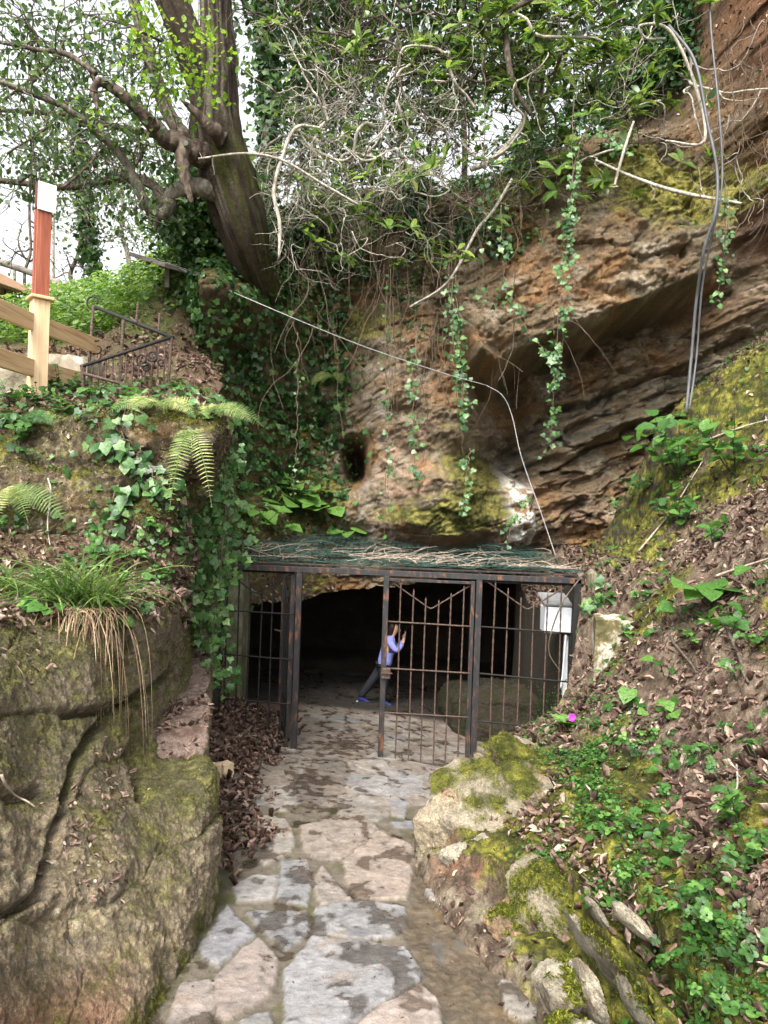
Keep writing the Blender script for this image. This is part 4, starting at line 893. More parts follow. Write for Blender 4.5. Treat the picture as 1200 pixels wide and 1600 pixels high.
scroll(146, 472, 13, 7.4, 1.0, .6); scroll(152, 527, 11, 7.35, .75, -.6, -1); scroll(152, 545, 9, 7.35, .6, 2.2, -1); scroll(222, 562, 11, 6.65, 1.1, .5); scroll(238, 556, 9, 6.7, 1.1, 2.5, -1); scroll(228, 574, 8, 6.7, 1.0, 4, 1); scroll(252, 566, 6, 6.8, 1.0, 1)

MGREYW = mat_noise("grey_wood", [(.3, (.10, .085, .07)), (.7, (.26, .23, .2))], 6, (1, 1, 4), .9, .004)
MBROWNW = mat_noise("brown_wood", [(.3, (.13, .07, .04)), (.7, (.3, .18, .10))], 6, (1, 4, 4), .85, .003)
gz = thing("wooden_shelter", "small wooden shelter with sloping plank roof at the left edge behind the fence", "shelter", P(-40, 490, 14))
m = MB(); m.beam(P(-110, 380, 14), P(29, 455, 13), 1.6, .07, bev=.01); m.build('roof', MBROWNW, gz)
for px in (-60, 4, 14): m = MB(); m.beam(P(px, 500, 13.6 if px < 10 else 13.2), P(px + 1, 446, 13.6 if px < 10 else 13.2), .09, .09, up=(0, 1, 0)); m.build('post', MBROWNW, gz)
lf_ = thing("log_frame", "grey log frame with a long cross beam standing beyond the hedge", "frame", P(95, 485, 15))
m = MB(); m.tube(catm(PL([(-60, 392, 15), (20, 416, 15), (92, 442, 15)]), 14), .07, 7); m.build('beam', MGREYW, lf_, True); m = MB(); m.tube([P(88, 438, 15), P(99, 485, 15)], .10, 7); m.build('leg', MGREYW, lf_, True); m = MB(); m.tube([P(22, 418, 15), P(25, 480, 15)], .03, 6); m.build('leg', MGREYW, lf_, True)
wb = thing("plank_shelf", "flat weathered plank jutting out over the grassy hump beside the big tree", "plank", P(262, 425, 10.5)); m = MB(); m.beam(P(228, 404, 10.8), P(285, 422, 10.0), .55, .06, bev=.008); m.build('board', MGREYW, wb); m = MB(); m.beam(P(262, 450, 10.5), P(262, 419, 10.5), .07, .07, up=(0, 1, 0)); m.build('support', MGREYW, wb)
MLOG = mat_noise("pale_rock", [(.3, (.12, .10, .07)), (.5, (.27, .23, .17)), (.7, (.46, .42, .36))], 5, (1, 1, 1), .95, .02)
p = P(16, 606, 6.9); o = lump_box("boulder", p + (-.34, -.2, -.28), p + (.26, .35, .25), MLOG, 16, .09, .3, 5); tag(o, "rounded tan boulder below the fence rails left of the post", "boulder")
p = P(98, 583, 7.3); o = lump_box("boulder", p + (-.26, -.2, -.15), p + (.3, .3, .15), MLOG, 16, .08, .1, 9); tag(o, "flat pale boulder behind the lower rail right of the post", "boulder")
# ---------------------------------------------------------------- the person in the cave
def plain(name, col, rough=.8): return mat_noise(name, [(.35, tuple(c * .85 for c in col)), (.65, tuple(min(1, c * 1.1) for c in col))], 30, (1, 1, 1), rough, .001)
def skin(name, vs, es, mat, parent, lv=2):
    me = bpy.data.meshes.new(name); off = wpos(parent)
    me.from_pydata([tuple(np.array(v[:3]) - off) for v in vs], es, []); me.materials.append(mat)
    o = bpy.data.objects.new(name, me); C.objects.link(o); o.parent = parent
    md = o.modifiers.new('skin', 'SKIN'); md.use_smooth_shade = True
    sv = me.skin_vertices[0].data
    for k, v in enumerate(vs):
        r = v[3] if len(v) == 4 else v[3:5]; sv[k].radius = (r, r) if isinstance(r, (int, float)) else r; sv[k].use_root = (k == 0)
    sb = o.modifiers.new('sub', 'SUBSURF'); sb.levels = sb.render_levels = lv
    return o
def person():
    fx, fy = float(P(594, 1100, 12.2)[0]), 12.2; z0 = float(ground_z(np.array(fx), np.array(fy))) - .005
    pr = thing("person", "person in lavender jacket and blue sneakers inside the dark cave, hands raised to face", "person", (fx, fy, z0))
    def q(x, y, z): return np.array((fx + x, fy + y, z0 + z))
    def V(x, y, z, *r): return (*q(x, y, z), *r)
    SKIN = plain("skin", (.45, .27, .2), .55); JK = plain("lavender_cloth", (.20, .215, .50)); TR = plain("dark_trousers", (.012, .013, .018)); HR = plain("dark_hair", (.02, .012, .008), .5)
    SH_ = plain("blue_sneaker", (.010, .016, .09), .6); SOL = plain("white_sole", (.5, .5, .48), .6)
    # body: pelvis, spine, neck, head, two arms with hands at the face, two legs in mid-stride
    vs = [V(.06, 0, .74, .06), V(.08, 0, .92, .045), V(.11, 0, 1.06, .04), V(.14, 0, 1.15, .042), V(.17, 0, 1.21, .042), V(.20, 0, 1.27, .062), V(.205, 0, 1.34, .078), V(.20, 0, 1.41, .058),
          V(.13, -.11, 1.10, .030), V(.25, -.17, .97, .030), V(.36, -.09, 1.12, .030), V(.365, -.075, 1.19, .026),
          V(.13, .11, 1.10, .030), V(.26, .16, .98, .030), V(.37, .07, 1.13, .030), V(.375, .055, 1.20, .026),
          V(.03, -.07, .70, .082), V(.06, -.08, .42, .056), V(.03, -.08, .10, .040), V(.03, .07, .70, .082), V(-.14, .08, .42, .056), V(-.36, .08, .11, .040)]
    es = [(0, 1), (1, 2), (2, 3), (3, 4), (4, 5), (5, 6), (6, 7), (3, 8), (8, 9), (9, 10), (10, 11), (3, 12), (12, 13), (13, 14), (14, 15), (0, 16), (16, 17), (17, 18), (0, 19), (19, 20), (20, 21)]
    b = skin('body', vs, es, SKIN, pr)
    for s_ in (-1, 1):                                  # fingers curled round the phone, thumb at the side
        wx, wy, wz = (.365, -.075, 1.19) if s_ < 0 else (.375, .055, 1.20)
        hv = [V(wx, wy, wz, .016)]; he = []
        for k in range(4):
            j = len(hv); yo = s_ * (.018 - .012 * k); L_ = (.040, .046, .043, .034)[k]
            hv += [V(wx + .012, wy + yo, wz + .035, .0085), V(wx + .020, wy + yo - s_ * .004, wz + .035 + L_ * .6, .0078), V(wx + .008, wy + yo - s_ * .012, wz + .035 + L_, .0065)]; he += [(0, j), (j, j + 1), (j + 1, j + 2)]
        j = len(hv); hv += [V(wx - .012, wy - s_ * .016, wz + .016, .0095), V(wx - .016, wy - s_ * .028, wz + .036, .0075)]; he += [(0, j), (j, j + 1)]
        skin('hand', hv, he, SKIN, pr, 1)
    m = MB(); m.box((-.006, -.04, -.07), (.006, .04, .07), bev=.004); m.V[-1] += q(.405, -.005, 1.26)
    ph = m.build('phone', TR, None); tag(ph, "dark phone held up in front of the face by the person in the cave", "phone")
    vs = [V(.045, 0, .66, .13), V(.06, 0, .78, .14), V(.09, 0, .94, .128), V(.12, 0, 1.07, .122), V(.145, 0, 1.16, .075), V(.165, 0, 1.195, .055),
          V(.13, -.14, 1.11, .066), V(.25, -.18, .965, .056), V(.355, -.10, 1.105, .043), V(.13, .14, 1.11, .066), V(.26, .17, .975, .056), V(.365, .08, 1.115, .043)]
    skin('jacket', vs, [(0, 1), (1, 2), (2, 3), (3, 4), (4, 5), (4, 6), (6, 7), (7, 8), (4, 9), (9, 10), (10, 11)], JK, pr)
    vs = [V(.05, 0, .72, .115), V(.03, -.07, .66, .105), V(.06, -.08, .42, .082), V(.03, -.08, .09, .064), V(.03, .07, .66, .105), V(-.14, .08, .42, .082), V(-.36, .08, .10, .064)]
    skin('trousers', vs, [(0, 1), (1, 2), (2, 3), (0, 4), (4, 5), (5, 6)], TR, pr)
    vs = [V(.185, 0, 1.425, .06), V(.165, 0, 1.36, .088), V(.145, 0, 1.28, .072), V(.12, .0, 1.18, .05), V(.10, 0, 1.08, .03)]
    skin('hair', vs, [(0, 1), (1, 2), (2, 3), (3, 4)], HR, pr)
    m = MB(); m.tube([q(.277, -.006, 1.325), q(.305, -.004, 1.30), q(.283, 0, 1.29)], [.008, .013, .010], 6); m.build('nose', SKIN, pr, True)
    for s_ in (-1, 1):
        x0, y0 = (.04, -.08) if s_ < 0 else (-.35, .08); ti = 0 if s_ < 0 else .02
        sh = skin('shoe', [V(x0 - .05, y0, .055 + ti, .042), V(x0 + .03, y0, .058 + ti * .6, .045), V(x0 + .12, y0 - .02, .042, .038), V(x0 + .17, y0 - .03, .032, .026), V(x0 - .01, y0, .11 + ti, .045)], [(0, 1), (1, 2), (2, 3), (1, 4)], SH_, pr)
        so_ = skin('sole', [V(x0 - .07, y0, .014 + ti, .045, .016), V(x0 + .03, y0, .014 + ti * .5, .05, .016), V(x0 + .12, y0 - .02, .014, .048, .016), V(x0 + .18, y0 - .03, .016, .034, .014)], [(0, 1), (1, 2), (2, 3)], SOL, pr, 1)
person()
# low rock shelf inside on the right, and two pale stones on the left
def col_shelf(s, G, px, py):
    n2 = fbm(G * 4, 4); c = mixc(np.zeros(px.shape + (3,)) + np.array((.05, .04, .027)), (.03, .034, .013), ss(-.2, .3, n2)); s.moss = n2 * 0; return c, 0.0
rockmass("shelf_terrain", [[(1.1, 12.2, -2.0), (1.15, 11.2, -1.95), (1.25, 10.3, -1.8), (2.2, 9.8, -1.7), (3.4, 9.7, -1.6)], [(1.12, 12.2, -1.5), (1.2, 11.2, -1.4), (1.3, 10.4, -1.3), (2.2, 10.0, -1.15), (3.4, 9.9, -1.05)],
    [(1.3, 12.2, -1.35), (1.4, 11.3, -1.2), (1.5, 10.6, -1.1), (2.3, 10.2, -.98), (3.4, 10.1, -.9)], [(1.7, 12.2, -1.3), (1.8, 11.6, -1.15), (1.9, 11, -1.08), (2.5, 11, -.95), (3.4, 11, -.88)], [(2.2, 12.4, -1.4), (2.4, 12.3, -1.3), (2.6, 12.3, -1.2), (3, 12.3, -1.1), (3.5, 12.3, -1)]], 160, 140, col_shelf, 1.0, blk=.7)
for k, (a, b_) in enumerate(((338, 1212), (355, 1208))):
    p, _ = at_surf(SP, a, b_); o = lump_box("stone", p + (-.055, -.05, -.02), p + (.055, .05, .13 - .02 * k), mat_noise("cream_stone", [(.3, (.35, .25, .14)), (.7, (.62, .5, .33))], 9), 8, .02, k * .8, 20 + k)
    tag(o, ["cream coloured stone against the foot of the ledge in the fallen leaves", "second cream stone, just right of the one touching the ledge"][k], "stone")
# ---------------------------------------------------------------- trees
def limb(m, pts, rads, n=26, sides=8, rough=.12, seed=0, a=0.0):
    p = catm(PL(pts), n); k = np.linspace(0, len(rads) - 1, n); r = np.interp(k, np.arange(len(rads)), rads)
    q = np.stack([np.arange(n) * .35, np.zeros(n) + seed, np.zeros(n)], -1); r = r * (1 + rough * fbm(q, 3))
    p = p + (r[:, None] * rough * 1.2) * np.stack([fbm(q + 20, 3), fbm(q + 40, 3), fbm(q + 60, 3)], -1)
    m.tube(p, r, sides, True, a); return p
def wpx(w_, Y): return w_ / FPX * Y
def twigs(m, p, n, ln, r0, rg, gravity=0.0, out=None, sides=4):
    ends = []
    for _ in range(n):
        k = rg.integers(len(p) // 4, len(p)); d = unit(rg.normal(size=3) + (0 if out is None else np.array(out))); L_ = ln * (.4 + .8 * rg.random()); q = [p[k]]
        for j in range(7): d = unit(d + .28 * rg.normal(size=3) + np.array((0, 0, -gravity))); q.append(q[-1] + d * L_ / 7)
        m.tube(np.array(q), np.linspace(r0, r0 * .3, 8), sides, False); ends.append(np.array(q))
    return ends
def leaf_on(lb, T, paths, per, size, rg, spread=.12, droop=.3, var=(0, 1)):
    for q in paths:
        n = rg.poisson(per)
        if n == 0: continue
        k = rg.integers(1, len(q), n); p = q[k] + rg.normal(size=(n, 3)) * spread; yd = rdir(n, rg) + np.array((0, 0, -droop)); nr = rdir(n, rg) * .8 + np.array((0, -.3, 1.0))
        lb.add(T, p, yd, nr, size * (.6 + .8 * rg.random(n)), var[0] + (var[1] - var[0]) * rg.random(n))

# the big leaning tree, trunk as one displaced surface
def bark_mesh(name, pts, rads, mat, parent, nu=72, nv=170, seed=0, flat=None):
    p = catm(PL(pts), nv); r = np.interp(np.linspace(0, len(rads) - 1, nv), np.arange(len(rads)), rads)
    t = unit(np.gradient(p, axis=0)); u = unit(np.cross(t, np.array((0, 1.0, 0)))); w_ = np.cross(t, u); an = np.linspace(0, 2 * math.pi, nu)[None]
    dirs = np.cos(an)[..., None] * u[:, None] + np.sin(an)[..., None] * w_[:, None]; s_ = np.cumsum(np.r_[0, np.linalg.norm(np.diff(p, axis=0), axis=1)])[:, None]
    q = np.stack([np.cos(an) * 1.6 + 0 * s_, np.sin(an) * 1.6 + 0 * s_, s_ * .9 + 0 * an], -1) + seed
    d = 1 + .42 * fbm(q * .8, 4) + .10 * fbm(q * np.array((3, 3, .9)) + 7, 4, .65) - .30 * np.exp(-((np.mod(an - 4.4 + .5 * fbm(q * .6 + 3, 2), 2 * math.pi) - math.pi) / .22) ** 2) * ss(2.6, 1.6, s_) - .16 * ss(.1, .5, fbm(q * np.array((1.1, 1.1, .7)) + 44, 3)) + .06 * np.clip(fbm(q * np.array((1.6, 1.6, .5)), 3, ridge=True), -.4, .6) + .05 * fbm(q * np.array((5, 5, 1.5)), 3, .6)
    G = p[:, None] + dirs * (r[:, None] * d)[..., None]
    n1 = fbm(q * 1.3 + 9, 4); n2 = fbm(q * np.array((4, 4, 1.2)), 4, .6); N = gnorm(G); N = N * np.sign((N * dirs).sum(-1, keepdims=True))
    col = mixc(np.zeros(n1.shape + (3,)) + np.array((.065, .046, .032)), (.25, .215, .175), ss(-.1, .4, n2) * ss(-.4, .4, n1 + (s_ - 2.7) * .5)); col = mixc(col, (.022, .015, .01), ss(.0, .45, -n2))
    px, py = proj(G); m = ss(.1, .6, .8 * (N[..., 0]) + n1 + .25) * ss(150, 250, py); m = m * ss(-.25, .15, n2 + .5 * n1); col = mixc(col, (.05, .055, .010), m * .9); col = mixc(col, (.10, .10, .02), m * ss(0, .4, n2) * .8)
    o = mesh_obj(name, G - wpos(parent), gfaces(nv, nu), mat, parent, {'Col': np.clip(col, .01, .6).reshape(-1, 3), 'wet': np.zeros(G.shape[0] * nu)}); return p, G
MTRUNK = mat_terrain("old_bark", lo=.35, hi=1.8, fine=38, bumpd=.05)
rg = np.random.default_rng(21)
tr = thing("leaning_tree", "big old leaning tree with mossy broken trunk growing out of the ivy covered rock", "tree", P(405, 470, 9.9))
TP, TG = bark_mesh('trunk', [(440, 520, 11.6), (418, 470, 10.6), (398, 420, 10.0), (376, 350, 9.6), (352, 270, 9.4), (338, 200, 9.3), (340, 120, 9.2), (338, 40, 9.1), (335, -40, 9.0), (332, -140, 8.9)], [.28, .25, .26, .31, .34, .33, .23, .20, .19, .18], MTRUNK, tr)
bark_mesh('limb', [(345, 230, 9.4), (325, 150, 9.3), (300, 80, 9.2), (272, 10, 9.1), (245, -60, 9.0), (220, -150, 8.9)], [.22, .24, .21, .19, .18, .16], MTRUNK, tr, 56, 110, 5)
LIMB = []
def tl(pts, ws, mat=MBARKM, n=40, sides=8, tw=0, ln=.9, seed=0, name='limb', rough=.2):
    m = MB(); Y = [p[2] for p in pts]; p = limb(m, pts, [wpx(w_ / 2 * .82, y) for w_, y in zip(ws, Y)], n, sides, rough, seed); e = twigs(m, p, tw, ln, .010, rg, .02) if tw else []
    o = m.build(name, mat, tr, True); LIMB.append(p); return p, e
E = []
MBARKL = mat_noise("grey_limb_bark", [(.3, (.03, .026, .02)), (.5, (.115, .10, .078)), (.7, (.24, .215, .17))], 14, (1, 1, .5), .95, .02)
MBL = mat_noise("rotting_wood", [(.3, (.018, .012, .009)), (.5, (.07, .05, .036)), (.7, (.20, .155, .12))], 10, (1, 1, .5), .95, .03)
_, e = tl([(352, 255, 9.3), (300, 235, 9.0), (255, 212, 8.8), (215, 170, 8.6), (180, 140, 8.5), (152, 126, 8.4)], [52, 44, 34, 24, 20, 15], MBL, 50, 10, 10, .8, 1, rough=.4); E += e
tl([(155, 126, 8.4), (146, 140, 8.4), (149, 155, 8.35), (152, 172, 8.3)], [12, 15, 11, 3], MBL, 16, 8, 0, seed=2, name='broken_stub')
tl([(350, 220, 9.0), (325, 195, 8.8), (300, 170, 8.7), (285, 158, 8.6)], [34, 24, 14, 5], MBL, 20, 8, 0, seed=3, name='broken_stub', rough=.4)
tl([(290, 215, 8.9), (285, 250, 8.8), (292, 290, 8.8), (300, 318, 8.8)], [30, 26, 18, 7], MBL, 24, 9, 0, seed=4, name='broken_stub', rough=.4)
_, e = tl([(340, 300, 9.3), (300, 292, 9.2), (268, 305, 9.2), (262, 328, 9.2), (245, 335, 9.2), (228, 320, 9.1), (212, 285, 9.0), (190, 245, 8.9), (150, 205, 8.7), (95, 165, 8.5), (0, 128, 8.2), (-80, 100, 8)], [40, 35, 28, 22, 21, 20, 18, 16, 14, 12, 11, 9], MBARKL, 90, 8, 34, 1.0, 5); E += e
tl([(246, 330, 9.2), (243, 350, 9.2), (244, 362, 9.2)], [16, 10, 3], MBL, 10, 7, 0, seed=6, name='broken_stub')
_, e = tl([(262, 330, 9.3), (240, 290, 9.6), (200, 278, 9.8), (150, 286, 9.9), (100, 293, 9.9), (50, 288, 9.9), (0, 282, 9.9), (-80, 276, 9.9)], [26, 20, 17, 15, 14, 12, 11, 10], MBARKM, 60, 8, 24, .9, 7); E += e
_, e = tl([(300, 230, 9.5), (262, 175, 9.7), (240, 110, 9.8), (222, 50, 9.9), (205, -20, 10), (190, -120, 10)], [30, 28, 24, 22, 20, 18], MBARKM, 50, 8, 16, 1.1, 8); E += e
_, e = tl([(240, 210, 9.8), (170, 196, 9.9), (110, 180, 10), (0, 172, 10), (-80, 168, 10)], [14, 11, 9, 8, 7], MBARKM, 50, 6, 22, 1.0, 9); E += e
_, e = tl([(150, 115, 8.8), (105, 85, 8.9), (60, 78, 9), (0, 66, 9), (-60, 60, 9)], [10, 10, 8, 7, 6], MBARKM, 40, 6, 22, 1.0, 10); E += e
for k, (x0, y0, x1, y1) in enumerate([(100, 165, 10, 240), (60, 78, 20, 20), (150, 205, 120, 60), (100, 293, 160, 210), (200, 278, 210, 200), (40, 140, 110, 30), (222, 50, 120, 20), (222, 50, 290, 100), (-20, 172, 70, 90), (240, 110, 160, 60), (30, 284, 90, 220)]):
    _, e = tl([(x0, y0, 9.2), ((x0 + x1) / 2 + 14, (y0 + y1) / 2, 9.0 + .1 * k), (x1, y1, 9.0 + .2 * k)], [6, 5, 3], MBARKM, 24, 5, 16, .9, 30 + k); E += e
lb = LB(); leaf_on(lb, T_OVAL, E, 15, .075, rg, .13, .5, (0, .8)); lb.build('crown', ML_pale, tr)
lb = LB()                                                # fresh sprouts on the trunk
SPR = []; m = MB()
for (a, b) in ((190, 30), (215, 60), (205, 95), (235, 85), (290, 100), (300, 130), (265, 130), (330, 110), (345, 150), (360, 95), (250, 150), (310, 60), (180, 150), (225, 140), (345, 75), (280, 75), (320, 160)):
    p0 = P(a, b, 8.6 + .3 * rg.random()); d = unit(rg.normal(size=3) * np.array((1, .5, .6)) + np.array((0, -.3, .2))); q = np.array([p0 + d * t * .55 + np.array((0, 0, -.12 * t * t)) for t in np.linspace(-.4, 1, 8)]); m.tube(q, np.linspace(.006, .002, 8), 4, False); SPR.append(q)
m.build('sprout', MVINE, tr); leaf_on(lb, T_OVAL, SPR, 30, .072, rg, .10, .3, (.2, 1)); lb.build('sprout_leaves', ML_fresh, tr)

# woodland standing behind
def wood_tree(name, label, cat, pts, ws, mat, leaf, T, nb, per, size, spread, seed, ln=1.6, group=None, ivy=0, var=(0, 1), out=None, lo=.25):
    rg = np.random.default_rng(seed); t = thing(name, label, cat, P(*pts[0]), group); m = MB(); p = limb(m, pts, [wpx(w_ / 2, q[2]) for w_, q in zip(ws, pts)], 40, 7, .15, seed); m.build('trunk', mat, t, True)
    m = MB(); e = twigs(m, p[int(40 * lo):], nb, ln, .022, rg, -.02, out); e2 = []
    for q in e: e2 += twigs(m, q, 4, ln * .5, .008, rg, 0.0)
    m.build('branch', mat, t, True)
    if per: lb = LB(); leaf_on(lb, T, e2 + e, per, size, rg, spread, .4, var); lb.build('crown', leaf, t)
    if ivy:
        n = ivy; k = rg.integers(0, 40, n); pp = p[k] + rdir(n, rg) * .20 * (.5 + rg.random((n, 1))) + rg.normal(size=(n, 3)) * np.array((.02, .02, .12)); lb = LB(); nr = unit(pp - p[k] + np.array((0, -.02, .05))); lb.add(T_IVY, pp, rdir(n, rg) + np.array((0, 0, -.8)), nr, .08 + .07 * rg.random(n), rg.random(n)); lb.build('ivy', ML_dark, t)
    return t
wood_tree("ivy_clad_tree", "tall slim ivy clad trunk just right of the big leaning tree", "tree", [(415, 330, 14), (420, 200, 14), (417, 80, 14), (412, -40, 14), (405, -200, 14)], [26, 24, 22, 20, 18], MBARKM, ML_dark, T_OVAL, 16, 8, .14, .2, 41, ivy=2600)
wood_tree("slender_tree", "leaning ivy wrapped thin tree on the hillside between the red post and the plank", "tree", [(156, 480, 17), (148, 430, 17), (138, 380, 17), (132, 320, 17), (124, 250, 17.3), (118, 160, 17.5)], [14, 13, 13, 13, 10, 6], MBARKP, ML_pale, T_OVAL, 26, 3, .09, .2, 42, 1.5, ivy=1700)
wood_tree("slender_tree", "bare forked sapling right behind the red brown sign post", "tree", [(130, 485, 18), (122, 455, 18), (110, 430, 18), (122, 395, 18), (126, 350, 18)], [9, 8, 7, 5, 3], MBARKM, ML_pale, T_OVAL, 14, 0, .1, .2, 43, 1.2)
wood_tree("slender_tree", "thin bare tree left of the red brown sign post", "tree", [(41, 500, 15), (38, 440, 15), (40, 420, 15), (48, 390, 15), (46, 330, 15), (50, 200, 15)], [6, 5, 5, 4, 4, 2], MBARKM, ML_pale, T_OVAL, 14, 2, .09, .2, 44, 1.2)
wood_tree("slender_tree", "straight pale birch like pole tree right of the red brown sign post", "tree", [(85, 480, 16), (83, 420, 16), (83, 350, 16), (84, 300, 16), (82, 200, 16)], [6, 5, 5, 4, 3], MBARKP, ML_pale, T_OVAL, 8, 2, .09, .2, 45, .9)
wood_tree("slender_tree", "thin branching tree rising behind the grassy hump", "tree", [(205, 450, 19), (200, 400, 19), (190, 360, 19), (192, 300, 19), (185, 220, 19)], [9, 8, 6, 5, 4], MBARKP, ML_pale, T_OVAL, 30, 7, .10, .25, 46, 1.6)
wood_tree("slender_tree", "thin tree nearest the plank with pale new leaves", "tree", [(282, 430, 17), (278, 380, 17), (280, 320, 17), (276, 240, 17)], [8, 7, 6, 5], MBARKM, ML_pale, T_OVAL, 34, 10, .10, .25, 47, 1.5)
EV = [((470, 260, 17), 20, 51, "dark evergreen tree behind the rock, nearest the leaning tree"), ((545, 250, 18.5), 18, 52, "dark evergreen tree behind the tangled bare branches"), ((625, 240, 16.5), 16, 53, "evergreen tree behind the rock left of the laurel shrub"),
      ((720, 170, 17), 18, 54, "evergreen tree behind the laurel shrub at the top of the photo"), ((840, 130, 16), 18, 55, "evergreen tree at top right above the mossy overhang"), ((960, 80, 16.5), 18, 56, "evergreen tree nearest the hoses at the upper right")]
for (x, y, Y), w_, sd_, lab in EV:
    wood_tree("evergreen_tree", lab, "tree", [(x, y + 190, Y), (x + 6, y + 60, Y), (x - 4, y - 120, Y), (x + 4, y - 300, Y), (x, y - 420, Y)], [w_ * .5, w_ * .5, w_ * .45, w_ * .4, w_ * .3], MBARKM, ML_dark, T_OVAL, 60, 14, .15, .3, sd_, 2.2, "trees behind the rock", var=(0, 1), lo=.1)
wood_tree("laurel_bush", "dense dark green bush at the left foot of the big leaning tree", "bush", [(335, 640, 10.4), (338, 540, 10.6), (335, 450, 10.8), (330, 360, 10.9), (328, 320, 10.9)], [10, 9, 8, 6, 4], MBARKM, ML_dark, T_OVAL, 90, 34, .085, .16, 61, .75, var=(.1, 1), lo=0)
wood_tree("laurel_bush", "dark green bush behind the big leaning tree, above the grassy hump", "bush", [(318, 440, 12.2), (312, 370, 12.2), (318, 310, 12.2), (322, 250, 12.2)], [10, 9, 7, 4], MBARKM, ML_dark, T_OVAL, 50, 26, .10, .16, 62, .9, var=(.2, 1), lo=0)

# ---------------------------------------------------------------- overhanging shrubs: bare crooked stems, laurel leaves at the tips
def crooked(start, d, L_, n, rg, curl=.32, grav=.06, lo=9.3):
    q = [np.array(start)]; d = unit(np.array(d, float)); c = rg.normal(size=3) * .2
    for j in range(n):
        if rg.random() < .22: c = rg.normal(size=3) * curl
        d = unit(d + c + .14 * rg.normal(size=3) + np.array((0, 0, -grav))); s_ = q[-1] + d * L_ / n
        if s_[1] < lo: d[1] = abs(d[1]); s_ = q[-1] + d * L_ / n
        q.append(s_)
    return np.array(q)
SHR = [("bare_shrub", "tangle of pale bare crooked branches hanging between the leaning tree and the cliff", (430, 130, 520, 330), 26, 0, 71, MBARKP), ("bare_shrub", "pale bare branches drooping in the middle over the ivy, left of the laurel shrub", (500, 60, 620, 300), 38, 0, 72, MBARKP),
       ("bare_shrub", "thick knot of grey crooked stems right below the laurel leaves", (620, 60, 780, 280), 44, 0, 73, MBARKP), ("bare_shrub", "fine thin stems hanging thickly down the rock left of centre", (420, 180, 560, 390), 60, 1, 171, MBARKP), ("bare_shrub", "fine thin stems hanging thickly above the rusty pillar", (540, 150, 690, 380), 50, 3, 172, MBARKP), ("bare_shrub", "fine thin stems hanging below the laurel leaves over the slab top", (680, 120, 860, 310), 52, 1, 173, MBARKM),
       ("laurel_shrub", "shrub of long yellow green laurel leaves at top centre", (600, -20, 730, 120), 14, 9, 74, MBARKM),
       ("laurel_shrub", "large laurel shrub with bright long leaves hanging over the rock top", (720, -30, 880, 170), 30, 14, 75, MBARKM), ("laurel_shrub", "laurel shrub leaning over the mossy overhang left of the hoses", (860, -30, 990, 150), 24, 13, 76, MBARKM),
       ("bare_shrub", "pale twisted branches at the upper right around the hoses", (960, 20, 1110, 230), 18, 1, 77, MBARKP), ("bare_shrub", "dark thin stems rising against the sky above the leaning tree's right side", (430, -80, 600, 100), 34, 0, 78, MBARKM), ("laurel_shrub", "small laurel clump at the top between trunk and bare branches", (470, 20, 560, 90), 10, 9, 79, MBARKM)]
for nm, lab, (x0, y0, x1, y1), nb, nl, sd_, mat in SHR:
    rg = np.random.default_rng(sd_); t = thing(nm, lab, "shrub", P((x0 + x1) / 2, y1, 11.5)); m = MB(); tips = []
    for k in range(nb):
        px, py = rg.uniform(x0, x1), rg.uniform(y0, y1); Y = rg.uniform(9.6, 11.2); th = k < nb * .25
        st = P(px, py, Y - (.35 if sd_ > 170 else 0)); dr = rg.normal(size=3) * np.array((.9, .35, .55)) + np.array((0, -.05, -.25)); q = crooked(st, dr, rg.uniform(1.4, 3.2) * ((1 if th else .9) if sd_ < 170 else .62), 34, rg, .34 if mat is MBARKP else .25)
        q = catm(q, 70); r0 = ((.022 if th else .0085) if sd_ < 170 else .0062) * rg.uniform(.6, 1.2); m.tube(q, np.linspace(r0, r0 * .35, 70), 6, True); tips.append(q)
        for w_ in twigs(m, q, 4 if th else 2, .8, r0 * .45, rg, .03, sides=5): tips.append(w_)
    m.build('stems', mat, t, True)
    if nl:
        lb = LB()
        for q in tips:
            for _ in range(rg.poisson(nl * .16)):
                k = rg.integers(len(q) // 2, len(q)); n = rg.integers(5, 9); c = q[k]; ax = unit(np.array((rg.normal() * .4, -.3, .6 + .3 * rg.normal()))); an = rg.random(n) * 6.28
                sd2 = unit(np.cross(ax, rdir(1, rg)[0])); up2 = np.cross(ax, sd2); yd = np.cos(an)[:, None] * sd2 + np.sin(an)[:, None] * up2 + ax * rg.uniform(.1, .8, (n, 1)) + np.array((0, 0, -.2)); lb.add(T_LANCE, np.repeat(c[None], n, 0), yd, np.tile(ax, (n, 1)) + .2 * rdir(n, rg), rg.uniform(.16, .30, n), rg.random(n), 1.15)
        lb.build('foliage', ML_rhodo, t)
# hand placed thick stems
def stem(name, lab, pts, ws, mat, seed=0, cat="branch", group=None, tw=0):
    m = MB(); p = limb(m, pts, [wpx(w_ / 2, q[2]) for w_, q in zip(ws, pts)], 50, 7, .15, seed)
    if tw: twigs(m, p, tw, .5, .006, np.random.default_rng(seed), .05)
    return tag(m.build(name, mat, None, True), lab, cat, group)
stem("branch", "pale forked hanging branch in front of the ivy right of the mossy trunk", [(500, 200, 9.4), (462, 200, 9.3), (440, 250, 9.3), (428, 300, 9.3), (437, 350, 9.3), (436, 402, 9.3)], [5, 5, 6, 6, 6, 4], MBARKP, 1, tw=6)
stem("branch", "thick dark crooked stem curving down below the laurel leaves", [(880, -20, 9.6), (800, 15, 9.6), (790, 45, 9.6), (795, 100, 9.6), (805, 140, 9.7), (830, 180, 9.8)], [8, 9, 10, 10, 9, 7], MBARKM, 2)
